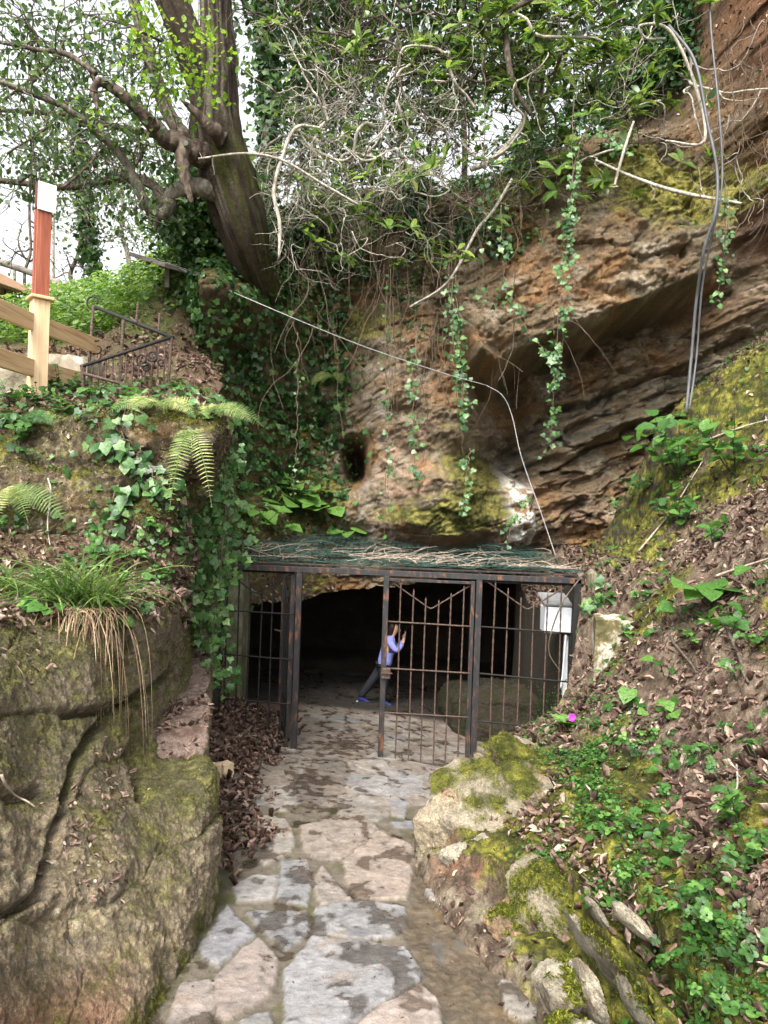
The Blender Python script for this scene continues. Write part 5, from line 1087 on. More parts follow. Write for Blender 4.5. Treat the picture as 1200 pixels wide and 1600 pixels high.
stem("branch", "long grey stem bending right out of the thick crooked stem", [(800, 20, 9.5), (822, 30, 9.5), (840, 55, 9.5), (880, 58, 9.5), (930, 60, 9.6), (955, 75, 9.6)], [5, 5, 5, 5, 4, 3], MBARKP, 3)
stem("branch", "thick pale root like stem lying along the rock top", [(735, 265, 10.3), (760, 255, 10.2), (790, 230, 10.2), (815, 195, 10.2), (825, 165, 10.2)], [8, 9, 9, 8, 6], MBARKP, 4, tw=5)
stem("branch", "slanting pale branch ending above the rusty crevice", [(640, 480, 10), (700, 440, 10), (745, 360, 10), (770, 330, 10.1), (800, 280, 10.2)], [2.5, 4, 5, 5, 5], MBARKP, 5, tw=8)
stem("branch", "thin arching branch from the ivy across to the mossy trunk", [(560, 320, 9.3), (500, 285, 9.2), (440, 250, 9.1), (380, 240, 9.0), (310, 248, 8.9)], [4, 4, 4, 4, 3], MBARKP, 6, tw=5)
stem("branch", "looped pale stem beside the hoses at the upper right", [(1040, 60, 9.4), (1010, 60, 9.5), (1000, 40, 9.5), (1046, 48, 9.4), (1085, 130, 9.4), (1100, 220, 9.3), (1040, 220, 9.4)], [4, 4, 4, 5, 5, 5, 3], MBARKP, 7)
stem("branch", "dead broken branch sticking out of the mossy shelf at right", [(930, 250, 9.6), (985, 275, 9.5), (1060, 300, 9.3), (1158, 318, 9.0)], [4, 5, 6, 4], MBARKP, 8, tw=3)
stem("branch", "thin curved bare twig hanging in front of the white electrical box", [(905, 905, 7.9), (880, 940, 7.9), (862, 985, 7.88), (858, 1020, 7.88), (876, 1050, 7.9)], [2.5, 2.5, 2.5, 2, 1.5], MBARKM, 10)
stem("branch", "dead stick standing in the leaves at the right of the hoses", [(960, 290, 9.5), (975, 235, 9.4), (990, 190, 9.4)], [4, 5, 4], MBARKP, 9)

# ---------------------------------------------------------------- ivy on the rock and hanging ivy
rg = np.random.default_rng(5)
lb = LB(); px, py = SC.px, SC.py; n1 = fbm(np.stack([SC.G[..., 0] * 1.4, SC.G[..., 0] * 0, SC.G[..., 2] * 1.1], -1) + 90, 3)
dens = ss(.10, .5, ss(590, 470, px + 60 * n1) * ss(330, 430, py) * ss(860, 780, py) * .9 + .35 * n1) + .5 * ss(640, 520, px) * ss(470, 520, py) * ss(.0, .3, n1) * ss(740, 640, py)
dens = np.clip(np.maximum(dens, ss(410, 370, px) * ss(420, 450, py) * .9), 0, 1); dens *= 1 - .9 * np.exp(-(((px - 553) / 32) ** 2 + ((py - 722) / 50) ** 2))
scat_leaves(lb, T_IVY, SC, 12500, dens * (1 - .85 * np.exp(-(((px - 460) / 85) ** 2 + ((py - 800) / 45) ** 2))), (.045, .125), (.01, .16), .25, .55, 1.2, (0, 1), 1.6)
d2 = ss(450, 560, px) * ss(900, 760, px) * ss(560, 330, py) * 1.2 * ss(-.05, .3, n1) * .6 + ss(430, 340, py) * ss(860, 740, px) * ss(-.2, .2, n1) * .9; d2 = d2 * ss(150, 230, py)
scat_leaves(lb, T_IVY, SC, 9500, d2, (.05, .11), (.02, .25), .25, .6, 1.2, (0, 1), 1.8)
kind(lb.build("ivy_cover", ML_ivy), 'stuff')
lb = LB(); d3 = ss(280, 150, py + .45 * np.maximum(px - 820, 0)) * ss(560, 640, px) * ss(1110, 1060, px); scat_leaves(lb, T_OVAL, SC, 7500, d3, (.06, .14), (.05, .6), .4, .8, .5, (0, .9), 1.5); kind(lb.build("undergrowth", ML_dark), 'stuff')
lb = LB(); d4 = ss(420, 340, py) * ss(560, 380, px) * ss(345, 352, px); scat_leaves(lb, T_OVAL, SC, 4500, d4, (.05, .12), (.02, .4), .3, .8, .6, (0, .8), 1.5); kind(lb.build("undergrowth", ML_dark), 'stuff')
m = MB()                                                  # thin dry roots and vine stems running down the rock
for k in range(150):
    x = rg.uniform(360, 880) if k % 3 else rg.uniform(430, 760); y0 = rg.uniform(240, 520); Y = 9.9 + .9 * rg.random(); L_ = rg.uniform(.5, 2.4)
    q = crooked(P(x, y0, Y), (rg.normal() * .12, 0, -1), L_, 16, rg, .10, .25); m.tube(q, np.linspace(.006, .003, 17) * rg.uniform(.6, 1.3), 4, False)
for k in range(90):
    q = crooked(P(rg.uniform(1110, 1230), rg.uniform(20, 330), rg.uniform(9.4, 9.9)), (rg.normal() * .2, -.1, -1), rg.uniform(.3, 1.1), 12, rg, .14, .2, 8.8); m.tube(q, np.linspace(.006, .002, 13) * rg.uniform(.6, 1.5), 4, False)
kind(m.build("hanging_roots", MVINE, None, True), 'stuff')
def ivy_vine(lab, pts, per, size, r=.007, seed=0, spread=.05, group=None, start=.1, mat=ML_ivy, name="hanging_ivy", var=(.2, 1)):
    rg = np.random.default_rng(seed + 300); q = catm(PL(pts), 60); q = q + .055 * np.stack([fbm(np.stack([np.arange(60) * .22, np.zeros(60) + seed, np.zeros(60) + k * 9], -1), 3) for k in range(3)], -1)
    t = thing(name, lab, "ivy", q[0], group); m = MB(); m.tube(q, np.linspace(r, r * .4, 60), 5, True)
    L_ = np.linalg.norm(np.diff(q, axis=0), axis=1).sum(); n = max(4, int(per * L_)); cl = np.clip(.35 + 1.6 * fbm(np.stack([np.arange(60) * .16, np.zeros(60) + seed * 3.7, np.zeros(60)], -1), 2), .03, 1) * ss(0, .4, np.linspace(0, 1, 60) - start + .2); k = rg.choice(60, n, p=cl / cl.sum())
    off = rg.normal(size=(n, 3)) * np.array((1, .7, .6)) * spread; p = q[k] + off
    for j in range(n): m.tube([q[k[j]], q[k[j]] + off[j] * .6 + np.array((0, 0, .01)), p[j]], .0016, 3, False)
    m.build('stem', MVINE, t, True); lb = LB(); lb.add(T_IVY if seed % 3 else T_HEART, p, rg.normal(size=(n, 3)) * np.array((.9, .4, .4)) + np.array((0, -.25, -.9)), rg.normal(size=(n, 3)) * .35 + np.array((0, -1, .45)), size * (.55 + .75 * rg.random(n)), var[0] + (var[1] - var[0]) * rg.random(n)); lb.build('foliage', mat, t); return t
V_ = [("long ivy strand hanging free in front of the big overhang, leafy to its tip", [(897, 150, 9.3), (893, 300, 9.3), (880, 430, 9.3), (868, 560, 9.3), (860, 705, 9.3)], 44, .07, 1), ("thin ivy strand close left of the long one in front of the overhang", [(905, 200, 9.35), (890, 330, 9.35), (888, 440, 9.35), (872, 600, 9.35)], 22, .07, 2),
      ("leafy ivy strand down the middle of the rusty pillar", [(640, 540, 10), (645, 600, 10), (646, 690, 9.9), (650, 760, 9.9)], 30, .07, 3), ("bare fibrous ivy strand with few leaves over the grey pillar foot", [(605, 440, 10), (602, 600, 10), (604, 720, 9.9), (600, 850, 9.8)], 9, .06, 4), ("bare fibrous ivy strand just right of the other fibrous one", [(610, 420, 10), (609, 560, 10), (606, 700, 9.9), (607, 800, 9.85)], 6, .06, 5),
      ("ivy strand with dense leaves left of the rusty crevice", [(712, 430, 10), (716, 520, 9.9), (722, 600, 9.8), (724, 735, 9.8)], 40, .075, 6), ("second ivy strand beside the crevice, touching the wire", [(700, 400, 10), (704, 480, 9.9), (712, 560, 9.8), (735, 640, 9.8)], 26, .07, 7), ("ivy strand leaning right below the bare branches", [(783, 320, 9.8), (786, 400, 9.8), (792, 455, 9.8), (830, 525, 9.7), (868, 560, 9.6)], 26, .075, 8),
      ("short ivy strand hanging at far right beside the hoses", [(1132, 270, 9.0), (1133, 340, 9.0), (1131, 400, 9.0), (1120, 470, 9.0)], 34, .06, 9), ("ivy trailing around the top of the mossy shelf", [(880, 160, 9.9), (930, 190, 9.8), (960, 225, 9.7), (990, 245, 9.6)], 40, .07, 10), ("long thin ivy strand through the ivy left of the dark hole", [(465, 520, 10), (465, 620, 10), (463, 700, 10), (458, 770, 10)], 10, .05, 11),
      ("thin ivy strand below the laurel leaves in the middle", [(755, 90, 9.5), (757, 200, 9.6), (756, 330, 9.7), (752, 470, 9.8)], 14, .06, 12), ("leafy ivy strand low on the rusty pillar above the mossy nose", [(735, 700, 9.7), (730, 750, 9.7), (728, 800, 9.65)], 26, .06, 13), ("ivy strand in front of the white streaked rock at the mossy nose", [(832, 770, 9.5), (810, 800, 9.5), (790, 850, 9.4)], 26, .06, 14)]
for a in V_: ivy_vine(a[0], a[1], a[2], a[3], seed=a[4], name="hanging_ivy")
CUR = [(318, 660, 292, 980), (330, 670, 305, 900), (338, 690, 312, 1000), (346, 690, 320, 1075), (352, 700, 330, 1050), (360, 740, 336, 960), (345, 730, 328, 890), (366, 760, 350, 900), (330, 740, 300, 860), (352, 780, 322, 1010), (340, 820, 345, 1095)]
for k, (x0, y0, x1, y1) in enumerate(CUR):
    Y = 6.5 + .12 * (k % 4); ivy_vine("leafy ivy strand in the curtain draping over the left end of the gate", [(x0, y0, Y), (x0 * .6 + x1 * .4 + 6, y0 * .6 + y1 * .4, Y - .05), (x1 + 4, y0 * .2 + y1 * .8, Y), (x1, y1, Y)], 33, .075, seed=40 + k, spread=.09, group="ivy curtain beside the gate", start=0, var=(.45, 1), mat=ML_ivy2)
for k, (x0, y0, x1, y1) in enumerate([(150, 680, 250, 770), (200, 640, 165, 880), (160, 640, 290, 800), (230, 690, 190, 800)]):
    ps = []
    for t in np.linspace(0, 1, 5): p, n = at_surf(SL3, x0 + (x1 - x0) * t, y0 + (y1 - y0) * t); u, v = proj(p + n * .04); ps.append((u, v, (p + n * .04)[1]))
    ivy_vine(["ivy runner crossing the mossy boulder face above the sedge tuft", "pale woody ivy runner going down the middle of the mossy boulder face", "long woody ivy runner slanting across the boulder towards the gate", "short ivy runner with large leaves under the ferns"][k], ps, 26, .085, seed=60 + k, spread=.06, start=0, name="ivy_runner")
for k, (x, y0, y1) in enumerate([(915, 1000, 1100), (925, 900, 1010), (935, 930, 985)]):
    ivy_vine(["ivy strand climbing the lower timber post at the gate's right end", "ivy strand covering the top of the timber post", "short ivy strand between timber post and stone block"][k], [(x + 8, y0, 7.78), (x, (y0 + y1) / 2, 7.76), (x - 4, y1, 7.74)], 50, .085, seed=70 + k, spread=.05, start=0)
# ---------------------------------------------------------------- plants and litter on the banks
def herb(s, px, py, lab, kind_, n, size, h, seed, mat=ML_herb, var=(0, 1), name="wild_plant", group=None, spread=.1):
    rg = np.random.default_rng(seed + 900); p, nr = at_surf(s, px, py); up = unit(nr * .35 + np.array((0, 0, 1))); t = thing(name, lab, "plant", p, group); m = MB(); lb = LB()
    for k in range(n):
        a = rg.random() * 6.28; r = spread * math.sqrt(rg.random()); d = unit(up + .9 * np.array((math.cos(a), math.sin(a), 0)) * r / max(spread, .01)); hh = h * rg.uniform(.5, 1.15); b = p + np.array((math.cos(a), math.sin(a), 0)) * r * .5; e = b + d * hh
        m.tube([p - up * .02, (p + b) / 2 - up * .012, b - up * .004, b + d * hh * .5 + up * .01, e], .0022 if size < .1 else .004, 4, False); nl = unit(up + .45 * rdir(1, rg)[0] + np.array((0, -.35, 0)))
        if kind_ == 'clover':                         # lobed leaflets in a whorl
            q = rg.integers(3, 7); an = rg.random() * 6.28 + np.arange(q) * 6.28 / q; u = unit(np.cross(nl, rdir(1, rg)[0])); w_ = np.cross(nl, u); yd = np.cos(an)[:, None] * u + np.sin(an)[:, None] * w_
            lb.add(T_ROUND, np.repeat(e[None], q, 0) + yd * .004, yd, np.tile(nl, (q, 1)) + .35 * rdir(q, rg), size * rg.uniform(.55, 1.25) * rg.uniform(.8, 1.1, q), np.clip(var[0] + (var[1] - var[0]) * rg.random() ** 1.5 + .1 * rg.normal(size=q), 0, 1), rg.uniform(.6, 1))
        elif kind_ == 'heart':
            lb.add(T_HEART, e[None], unit(d * np.array((1, 1, .1)) + np.array((0, -.5, -.25)) + .3 * rdir(1, rg)[0])[None], nl[None], size * rg.uniform(.6, 1.2), var[0] + (var[1] - var[0]) * rg.random())
        elif kind_ == 'oval':
            q = rg.integers(4, 8); ts = np.linspace(.35, 1, q); pp = b + d * hh * ts[:, None]; an = np.arange(q) * 2.4 + rg.random() * 6; u = unit(np.cross(d, rdir(1, rg)[0])); w_ = np.cross(d, u); yd = np.cos(an)[:, None] * u + np.sin(an)[:, None] * w_ + d * .35
            lb.add(T_OVAL, pp, yd, np.tile(nl, (q, 1)), size * rg.uniform(.6, 1.15, q), var[0] + (var[1] - var[0]) * rg.random(q))
        elif kind_ == 'rosette':
            yd = unit(np.array((math.cos(a), math.sin(a), .55)))[None]; lb.add(T_OVAL, b[None], yd, unit(up - .3 * yd[0])[None], size * rg.uniform(.7, 1.1), var[0] + (var[1] - var[0]) * rg.random(), .9)
    m.build('stem', MVINE if mat is not ML_herb else ML_herb, t, True); lb.build('foliage', mat, t); return t, p, up
def fern(s, px, py, lab, nf, L_, seed, spread=1.0, down=0.0, mat=ML_fern, bias=None, group=None):
    rg = np.random.default_rng(seed + 500); p, nr = at_surf(s, px, py); t = thing("fern", lab, "fern", p, group)
    for k in range(nf):
        a = rg.random() * 6.28 if bias is None else bias + (k - (nf - 1) / 2) * spread / max(nf - 1, 1) + .15 * rg.normal(); o = np.array((math.cos(a), math.sin(a), 0)); n = 27; tt = np.linspace(0, 1, n)[:, None]; l = L_ * rg.uniform(.75, 1.15)
        q = p + nr * .03 + l * (o * tt * .9 + np.array((0, 0, 1)) * ((.55 - down) * tt - (.62 + .5 * down) * tt ** 2)); m = MB(); m.tube(q, np.linspace(.005, .0015, n), 4, False, .5); lb = LB(); lb.raw(m); tg = unit(np.gradient(q, axis=0)); up = np.cross(np.cross(tg, np.array((0, -1.1, .8))), tg); up = unit(up); sd_ = np.cross(tg, up); w_ = np.sin(np.clip(tt[:, 0] * .9 + .14, 0, 1) * math.pi) ** .8 * l * .17 + .010
        v = .05 + .8 * rg.random()
        for sg in (-1, 1): lb.add(T_PIN, q[3:], sg * sd_[3:] + tg[3:] * .3 + .05 * rdir(n - 3, rg), up[3:] + .1 * rdir(n - 3, rg), w_[3:], v + .15 * rg.normal(size=n - 3), .5)
        lb.build('frond', mat, t)
    return t
# left: ferns, sedge, herbs
fern(SL3, 250, 636, "pale yellow green fern arching over the top edge of the mossy boulder", 7, .5, 1, 4.4, .1, bias=-1.2)
fern(SL3, 328, 642, "small fern at the right corner of the mossy boulder, pointing at the gate", 4, .46, 2, 1.6, .1, bias=-.6)
fern(SL3, 300, 672, "single hanging fern frond drooping down the boulder's right end", 3, .46, 3, .6, .75, bias=-1.4)
fern(SL3, 8, 770, "fern at the left edge of the photo beside dead brown fronds", 5, .55, 4, 2.2, .2, bias=-.6)
fern(SC, 522, 590, "fern tuft growing in the ivy in the middle of the rock", 6, .55, 5, 2.6, .25, bias=-1.6)
fern(SL3, 30, 660, "green fern below the wooden fence at the left edge", 6, .45, 6, mat=ML_herb)
def sedge(px, py, s, lab, ng, nd, seed):
    rg = np.random.default_rng(seed); p, nr = at_surf(s, px, py); t = thing("sedge_tuft", lab, "grass tuft", p)
    for nm, n, mat, L0, L1, dn in (('green_blades', ng, ML_grass, .42, .78, .6), ('dead_blades', nd, ML_straw, .5, 1.1, 1.4)):
        V = []; F = []; A = []; o = 0
        for k in range(n):
            a = rg.random() * 6.28 if nm[0] == 'g' else rg.normal() * .75 - 1.3; L_ = rg.uniform(L0, L1); m_ = 9; tt = np.linspace(0, 1, m_)[:, None]; od = np.array((math.cos(a), math.sin(a), 0)) * rg.uniform(.35, .95); b = p + np.array((rg.normal() * .10, rg.normal() * .07 - (.06 if nm[0] == 'd' else 0), .0))
            q = b + L_ * (od * tt * (1 if nm[0] == 'g' else (1 - .45 * tt) * .8) + np.array((0, 0, 1)) * (rg.uniform(.5, 1.0) * (1 if nm[0] == 'g' else .35) * tt - dn * tt ** 2 * rg.uniform(.7, 1.1))); sd_ = unit(np.cross(od, (0, 0, 1.0)) + .4 * rg.normal(size=3)); w_ = (.0065 if nm[0] == 'g' else .0032) * (1 - tt ** 2 * .85)
            V.append(np.stack([q - sd_ * w_, q + sd_ * w_], 1).reshape(-1, 3)); i = np.arange(m_ - 1)[:, None] * 2; F.append(np.concatenate([i, i + 1, i + 3, i + 2], 1) + o); o += 2 * m_; A.append(np.full(2 * m_, rg.random()))
        mesh_obj(nm, np.concatenate(V) - wpos(t), np.concatenate(F), mat, t, {'var': np.concatenate(A)})
sedge(125, 945, SL1, "big sedge tuft with green blades and long dead straw hanging down the left rock", 260, 330, 1)
sedge(40, 935, SL1, "smaller sedge tuft left of the big one on the rock", 60, 70, 2)
for k, (x, y, ty, n, sz, h) in enumerate([(150, 870, 'oval', 5, .085, .22), (90, 960, 'heart', 5, .10, .12), (175, 985, 'heart', 4, .10, .10), (215, 960, 'clover', 10, .03, .09), (200, 870, 'clover', 9, .035, .1), (235, 835, 'clover', 8, .035, .1), (30, 690, 'oval', 8, .07, .2), (60, 720, 'clover', 10, .035, .12), (15, 830, 'oval', 6, .06, .15), (110, 640, 'heart', 8, .08, .1), (175, 640, 'heart', 8, .08, .08), (90, 612, 'oval', 9, .07, .26), (60, 628, 'oval', 8, .06, .2), (20, 625, 'oval', 10, .06, .2), (140, 618, 'heart', 8, .09, .12), (200, 620, 'heart', 8, .08, .1), (250, 905, 'clover', 7, .035, .09), (210, 780, 'heart', 5, .09, .1), (250, 790, 'clover', 9, .04, .1)]):
    herb(SL3 if y < 915 else SL1, x, y, ["broad leaved", "low"][ty != 'oval'] + " green plant " + ["above the sedge tuft", "in the left of the sedge tuft", "at the front of the sedge tuft", "just right of the sedge tuft", "on the leaf strewn slope above the sedge", "at the foot of the boulder near the gate side", "below the fence at the left edge", "beside the fern at the left edge", "at far left on the leaf strewn slope", "on the mossy boulder top below the post", "on the mossy boulder top left of the pale fern", "at the right foot of the fence post", "in front of the fence post base", "at the far left under the lower rail", "under the end of the lower rail", "under the iron railing", "at the rock edge above the leaf covered ledge", "in the middle of the boulder foot", "on the boulder foot nearest the ivy curtain"][k], ty, n, sz, h, k, var=(.1, .9))
# centre: broad leaved plants on the ground above the roof
for k, (x, y, n, sz, h) in enumerate([(455, 805, 26, .30, .55), (505, 812, 14, .27, .42), (400, 820, 10, .26, .35), (545, 838, 7, .28, .22), (430, 828, 8, .2, .2)]):
    herb(SC, x, y, ["lush plant with large fresh heart shaped leaves on the rock foot above the roof", "fresh heart leaved plant right of the lushest one", "heart leaved plant left of the lushest one, nearest the ivy curtain", "low plant with big round leaves below the dark hole", "low plant of darker leaves in front of the lushest one"][k], 'heart', n, sz, h, 40 + k, var=(.75, 1.0), spread=.3)
# right bank
RB = [(1060, 745, 'oval', 11, .22, .85, "sapling with large bluish green leaves on the mossy bank"), (1150, 735, 'oval', 8, .2, .7, "smaller blue green sapling at the right edge"), (1055, 820, 'oval', 9, .15, .4, "leafy plant below the blue green sapling"), (1120, 850, 'oval', 4, .12, .3, "leafy plant right below the sapling with bright leaves"), (1110, 940, 'heart', 5, .24, .22, "plant with very large round pale leaves on the bank"), (1075, 965, 'heart', 6, .15, .15, "large leaved plant with brown spotted leaf left of the biggest round leaves"), (1130, 985, 'oval', 4, .13, .2, "glossy dark leaved plant right of the large round leaves"), (1195, 900, 'heart', 4, .14, .15, "dark ivy like plant at the right edge"),
      (985, 1105, 'heart', 5, .14, .14, "fresh plant with one big oval leaf below the stone block"), (1040, 1050, 'heart', 5, .10, .14, "heart leaved plant between stone block and bank"), (1030, 1125, 'heart', 8, .09, .14, "dark small leaved plant on the bank below the stone block"), (940, 1105, 'clover', 9, .034, .10, "lobed herb at the foot of the timber post"), (1050, 1195, 'clover', 16, .033, .12, "lush lobed herb in the middle of the bank"), (1085, 1180, 'clover', 10, .03, .1, "lobed herb just right of the lush middle one"), (1000, 1170, 'clover', 8, .03, .1, "lobed herb left of the lush middle one"), (1150, 1060, 'clover', 7, .036, .1, "lobed herb on the leaf litter at upper right"), (1190, 1180, 'clover', 10, .032, .1, "lobed herb at the right edge halfway down"),
      (1175, 1350, 'clover', 20, .030, .13, "big clump of lobed herb at the right edge"), (1130, 1440, 'clover', 18, .028, .14, "big clump of bright lobed herb hanging over the moss at lower right"), (1090, 1430, 'clover', 10, .028, .1, "lobed herb left of the bright lower clump"), (1190, 1500, 'clover', 12, .027, .12, "lobed herb in the lower right corner"), (1160, 1290, 'oval', 5, .07, .16, "narrow leaved plant above the big lobed clump"), (1040, 1310, 'oval', 5, .06, .14, "narrow leaved seedling in the dead leaves"), (1005, 1395, 'clover', 7, .024, .08, "tiny lobed herb on the moss"), (1185, 1010, 'clover', 7, .036, .1, "lobed herb near the right edge below the dark ivy"),
      (940, 935, 'heart', 6, .09, .12, "ivy leaved plant on top of the timber post corner"), (1000, 935, 'clover', 9, .04, .12, "lobed herb on the bank above the stone block"), (950, 890, 'clover', 9, .04, .12, "lobed herb beside the roof corner"), (1045, 655, 'heart', 5, .17, .12, "bright round leaved plant at the hose foot"), (975, 1000, 'heart', 4, .1, .1, "small ivy leaved plant on the stone block top"), (1080, 1010, 'clover', 9, .04, .12, "lobed herb below the large round leaves"), (960, 800, 'oval', 4, .08, .25, "thin seedling at the cliff foot right of the roof"), (1000, 770, 'oval', 5, .09, .3, "seedling on the mossy edge of the bank")]
for k, (x, y, ty, n, sz, h, lab) in enumerate(RB): herb(SB, x, y, lab, ty, n, sz, h, 100 + k, var=(.15, .9), spread=.16 if ty == 'clover' else .14)
rg = np.random.default_rng(77)
for k in range(60):
    x, y = rg.uniform(900, 1190), rg.uniform(1120, 1580)
    if x < 950 + (y - 1300) * .5: continue
    herb(SB, x, y, "tiny lobed herb seedling scattered on the right bank", 'clover', int(rg.integers(3, 7)), .024 if y > 1300 else .03, .07, 200 + k, group="scattered herb seedlings on the right bank", spread=.10, var=(.1, .8))
t, p, up = herb(SB, 885, 1130, "pale green primrose rosette with one purple flower beside the gate", 'rosette', 9, .17, .05, 300, var=(.8, 1.0), name="primrose", spread=.04)
lb = LB(); c = p + np.array((-.005, -.12, .10)); an = np.arange(5) * 1.2566; lb.add(T_ROUND, np.repeat(c[None], 5, 0), np.stack([np.cos(an), 0 * an - .2, np.sin(an)], -1), np.tile((0, -1.0, .3), (5, 1)), .036, .5); fl = lb.build('flower', ML_petal, t); m = MB(); m.tube([p, p + np.array((0, -.06, .07)), c], .003, 4, False); m.build('flower_stalk', ML_herb, fl, True)

# mossy rocks beside the path
def rock(name, lab, px, py, Y, sx, sy, sz, seed, rot=0, tilt=0, mossy=.0, base=(.34, .29, .21), n=46, cut=1.0, cat="rock"):
    u = np.linspace(0, 2 * math.pi, 2 * n)[None]; v = np.linspace(.001, math.pi - .001, n)[:, None]; d = np.stack([np.sin(v) * np.cos(u), np.sin(v) * np.sin(u), np.cos(v) + 0 * u], -1)
    rg = np.random.default_rng(seed); pl = unit(rg.normal(size=(9, 3)) + np.array((0, -.2, .2))); r = np.full(d.shape[:2], 1.0)
    for k in range(9): c = (d * pl[k]).sum(-1); r = np.where(c > .2, np.minimum(r, (.56 + .2 * rg.random()) * cut / np.maximum(c, .2)), r)
    W = d * r[..., None]; W = W * (1 + .16 * fbm(W * 1.6 + seed, 3) + .11 * fbm(W * 5 + seed, 4, .65) + .12 * np.clip(fbm(W * np.array((2, 5, 5)) + seed, 4, ridge=True), -.4, .5) + .04 * fbm(W * 14 + seed, 3, .6))[..., None] * np.array((sx, sy, sz))
    ct, st = math.cos(tilt), math.sin(tilt); W = W @ np.array([[ct, 0, st], [0, 1, 0], [-st, 0, ct]]).T; ct, st = math.cos(rot), math.sin(rot); W = W @ np.array([[ct, -st, 0], [st, ct, 0], [0, 0, 1]]).T
    G = W + P(px, py, Y); N = gnorm(G); N = N * np.sign((N * W).sum(-1, keepdims=True)); n1 = fbm(G * 2.4 + 5, 4); n2 = fbm(G * 8, 4, .6); n3 = fbm(G * 24, 3)
    col = mixc(np.zeros(n1.shape + (3,)) + np.array(base), tuple(b * 1.4 for b in base), ss(-.1, .4, n2)); col = mixc(col, (.13, .10, .065), ss(.0, .4, n3 * .6 + n1)); col = mixc(col, (.32, .18, .10), ss(.15, .5, fbm(G * 3 + 77, 3)) * .6)
    ms = ss(.0, .3, .38 * N[..., 2] + .9 * n1 + .45 * n2 + mossy - .28); mc = mixc(np.zeros(n1.shape + (3,)) + np.array((.05, .055, .010)), (.17, .165, .028), ss(-.2, .4, n2 + n3 * .5)); col = col * (1 - ms[..., None]) + mc * ms[..., None]
    o = mesh_obj(name, G, gfaces(n, 2 * n), MT, None, {'Col': np.clip(col * (1 + .3 * n3)[..., None], .01, .8).reshape(-1, 3), 'wet': np.zeros(G.shape[0] * G.shape[1])}); s = Surf(G); s.N = N; s.moss = ms; tag(o, lab, cat); ROCKS.append(s); return o
ROCKS = []
rock("rock", "largest mossy boulder sticking into the path below the closed gate leaf", 770, 1295, 4.75, .60, .52, .44, 23, 1.1, .2, .10)
rock("rock", "tan faceted rock at the left foot of the mossy boulder", 698, 1280, 4.6, .20, .17, .26, 8, .2, .15, -.05, (.40, .33, .23))
rock("rock", "pale angular rock under the front of the mossy boulder", 738, 1345, 4.25, .20, .16, .20, 12, .6, -.1, -.15, (.40, .35, .27))
rock("rock", "dark mossy rock in the bank between boulder and upright slabs", 850, 1400, 3.55, .26, .24, .22, 15, .3, 0, .35)
rock("rock", "low mossy rock at the upper edge of the boulder nearest the gate", 800, 1190, 5.7, .34, .3, .2, 17, .1, .1, .3)
rock("rock", "orange brown rock low at the path edge", 800, 1440, 3.5, .13, .13, .10, 19, .5, 0, -.05, (.34, .22, .13))
SLB = [(905, 1455, 2.95, .022, .16, .19, -.42, "narrow upright stone slab set in moss, nearest the boulder"), (952, 1510, 2.72, .022, .17, .20, -.42, "long upright stone slab in the middle of the mossy edge"), (995, 1575, 2.45, .022, .15, .18, -.45, "lowest upright stone slab at the bottom edge"), (935, 1430, 3.05, .02, .13, .13, -.5, "thin slab fragment above the upright slabs"), (875, 1545, 2.6, .09, .11, .12, -.2, "pale tan faceted stone at the path's right edge near the bottom"), (925, 1560, 2.55, .03, .10, .14, -.35, "white flecked narrow stone between tan stone and slabs"), (985, 1440, 2.95, .03, .15, .08, -.6, "pale slab lying under fallen leaves on the mossy edge"), (895, 1640, 2.35, .11, .1, .09, 0, "pale stone cut off by the bottom edge beside the path")]
for k, (x, y, Y, a, b, c, ti, lab) in enumerate(SLB): rock("stone_slab" if k not in (4, 7) else "rock", lab, x, y, Y, a * (.85 if k < 4 else 1), b * (.6 if k < 4 else 1), c * (.62 if k < 4 else 1), 30 + k, .35, ti, -.02 if k in (4, 5, 6) else .12, (.30, .27, .20) if k < 4 else (.42, .37, .28), 34, 1.15, "stone")
p, n = at_surf(SP, 795, 1517); o = lump_box("pebble", p + (-.028, -.02, -.01), p + (.028, .025, .035), plain("red_stone", (.33, .10, .08)), 8, .01, .3, 4); tag(o, "small red stone lying on the wet earth at the right of the path", "stone")

# ---------------------------------------------------------------- fallen leaves, moss, small ground cover
rg = np.random.default_rng(9)
def n_(s, f, o=0, k=3): return fbm(s.G * f + o, k)
lb = LB(); s = SB; m1 = ss(-.6, 0, n_(s, 2.2, 11)) * (1 - .8 * s.moss) * ss(.25, .5, s.N[..., 2]) * (1 - .85 * np.exp(-(pdist(s.px, s.py, [(985, 810), (1050, 690), (1130, 640), (1250, 600)]) / 60) ** 2)) * (1 - .9 * ss(140, 80, pdist(s.px, s.py, [(680, 1260), (740, 1340), (850, 1480), (960, 1640)])))
scat_leaves(lb, T_CURL, s, 17000, m1 * ss(1380, 1250, s.py), (.03, .095), (.001, .018), .25, .42, .1, (0, 1), 1.35); scat_leaves(lb, T_CURL, s, 16000, np.clip(m1 + .15, 0, 1) * ss(.25, .5, s.N[..., 2]) * (1 - .8 * s.moss), (.012, .035), (.001, .012), .2, .7, .1, (0, 1), 1.0); scat_leaves(lb, T_CURL, s, 2600, m1 * ss(1250, 1330, s.py), (.02, .065), (.004, .02), .2, .55, .1, (0, 1), 1.3)
scat_leaves(lb, T_CURL, s, 700, np.exp(-(pdist(s.px, s.py, [(760, 1230), (800, 1260), (900, 1340), (960, 1400), (1030, 1500)]) / 26) ** 2), (.04, .08), (.004, .03), .3, .5, .1, (.2, 1))
s = SP; heap = ss(.15, -.2, s.G[..., 0] + 1.08 - .30 * ss(6.6, 4.6, s.G[..., 1]) + .3 * n_(s, 1.7, 5)) * ss(4.0, 4.4, s.G[..., 1]) * ss(10.3, 9, s.G[..., 1])
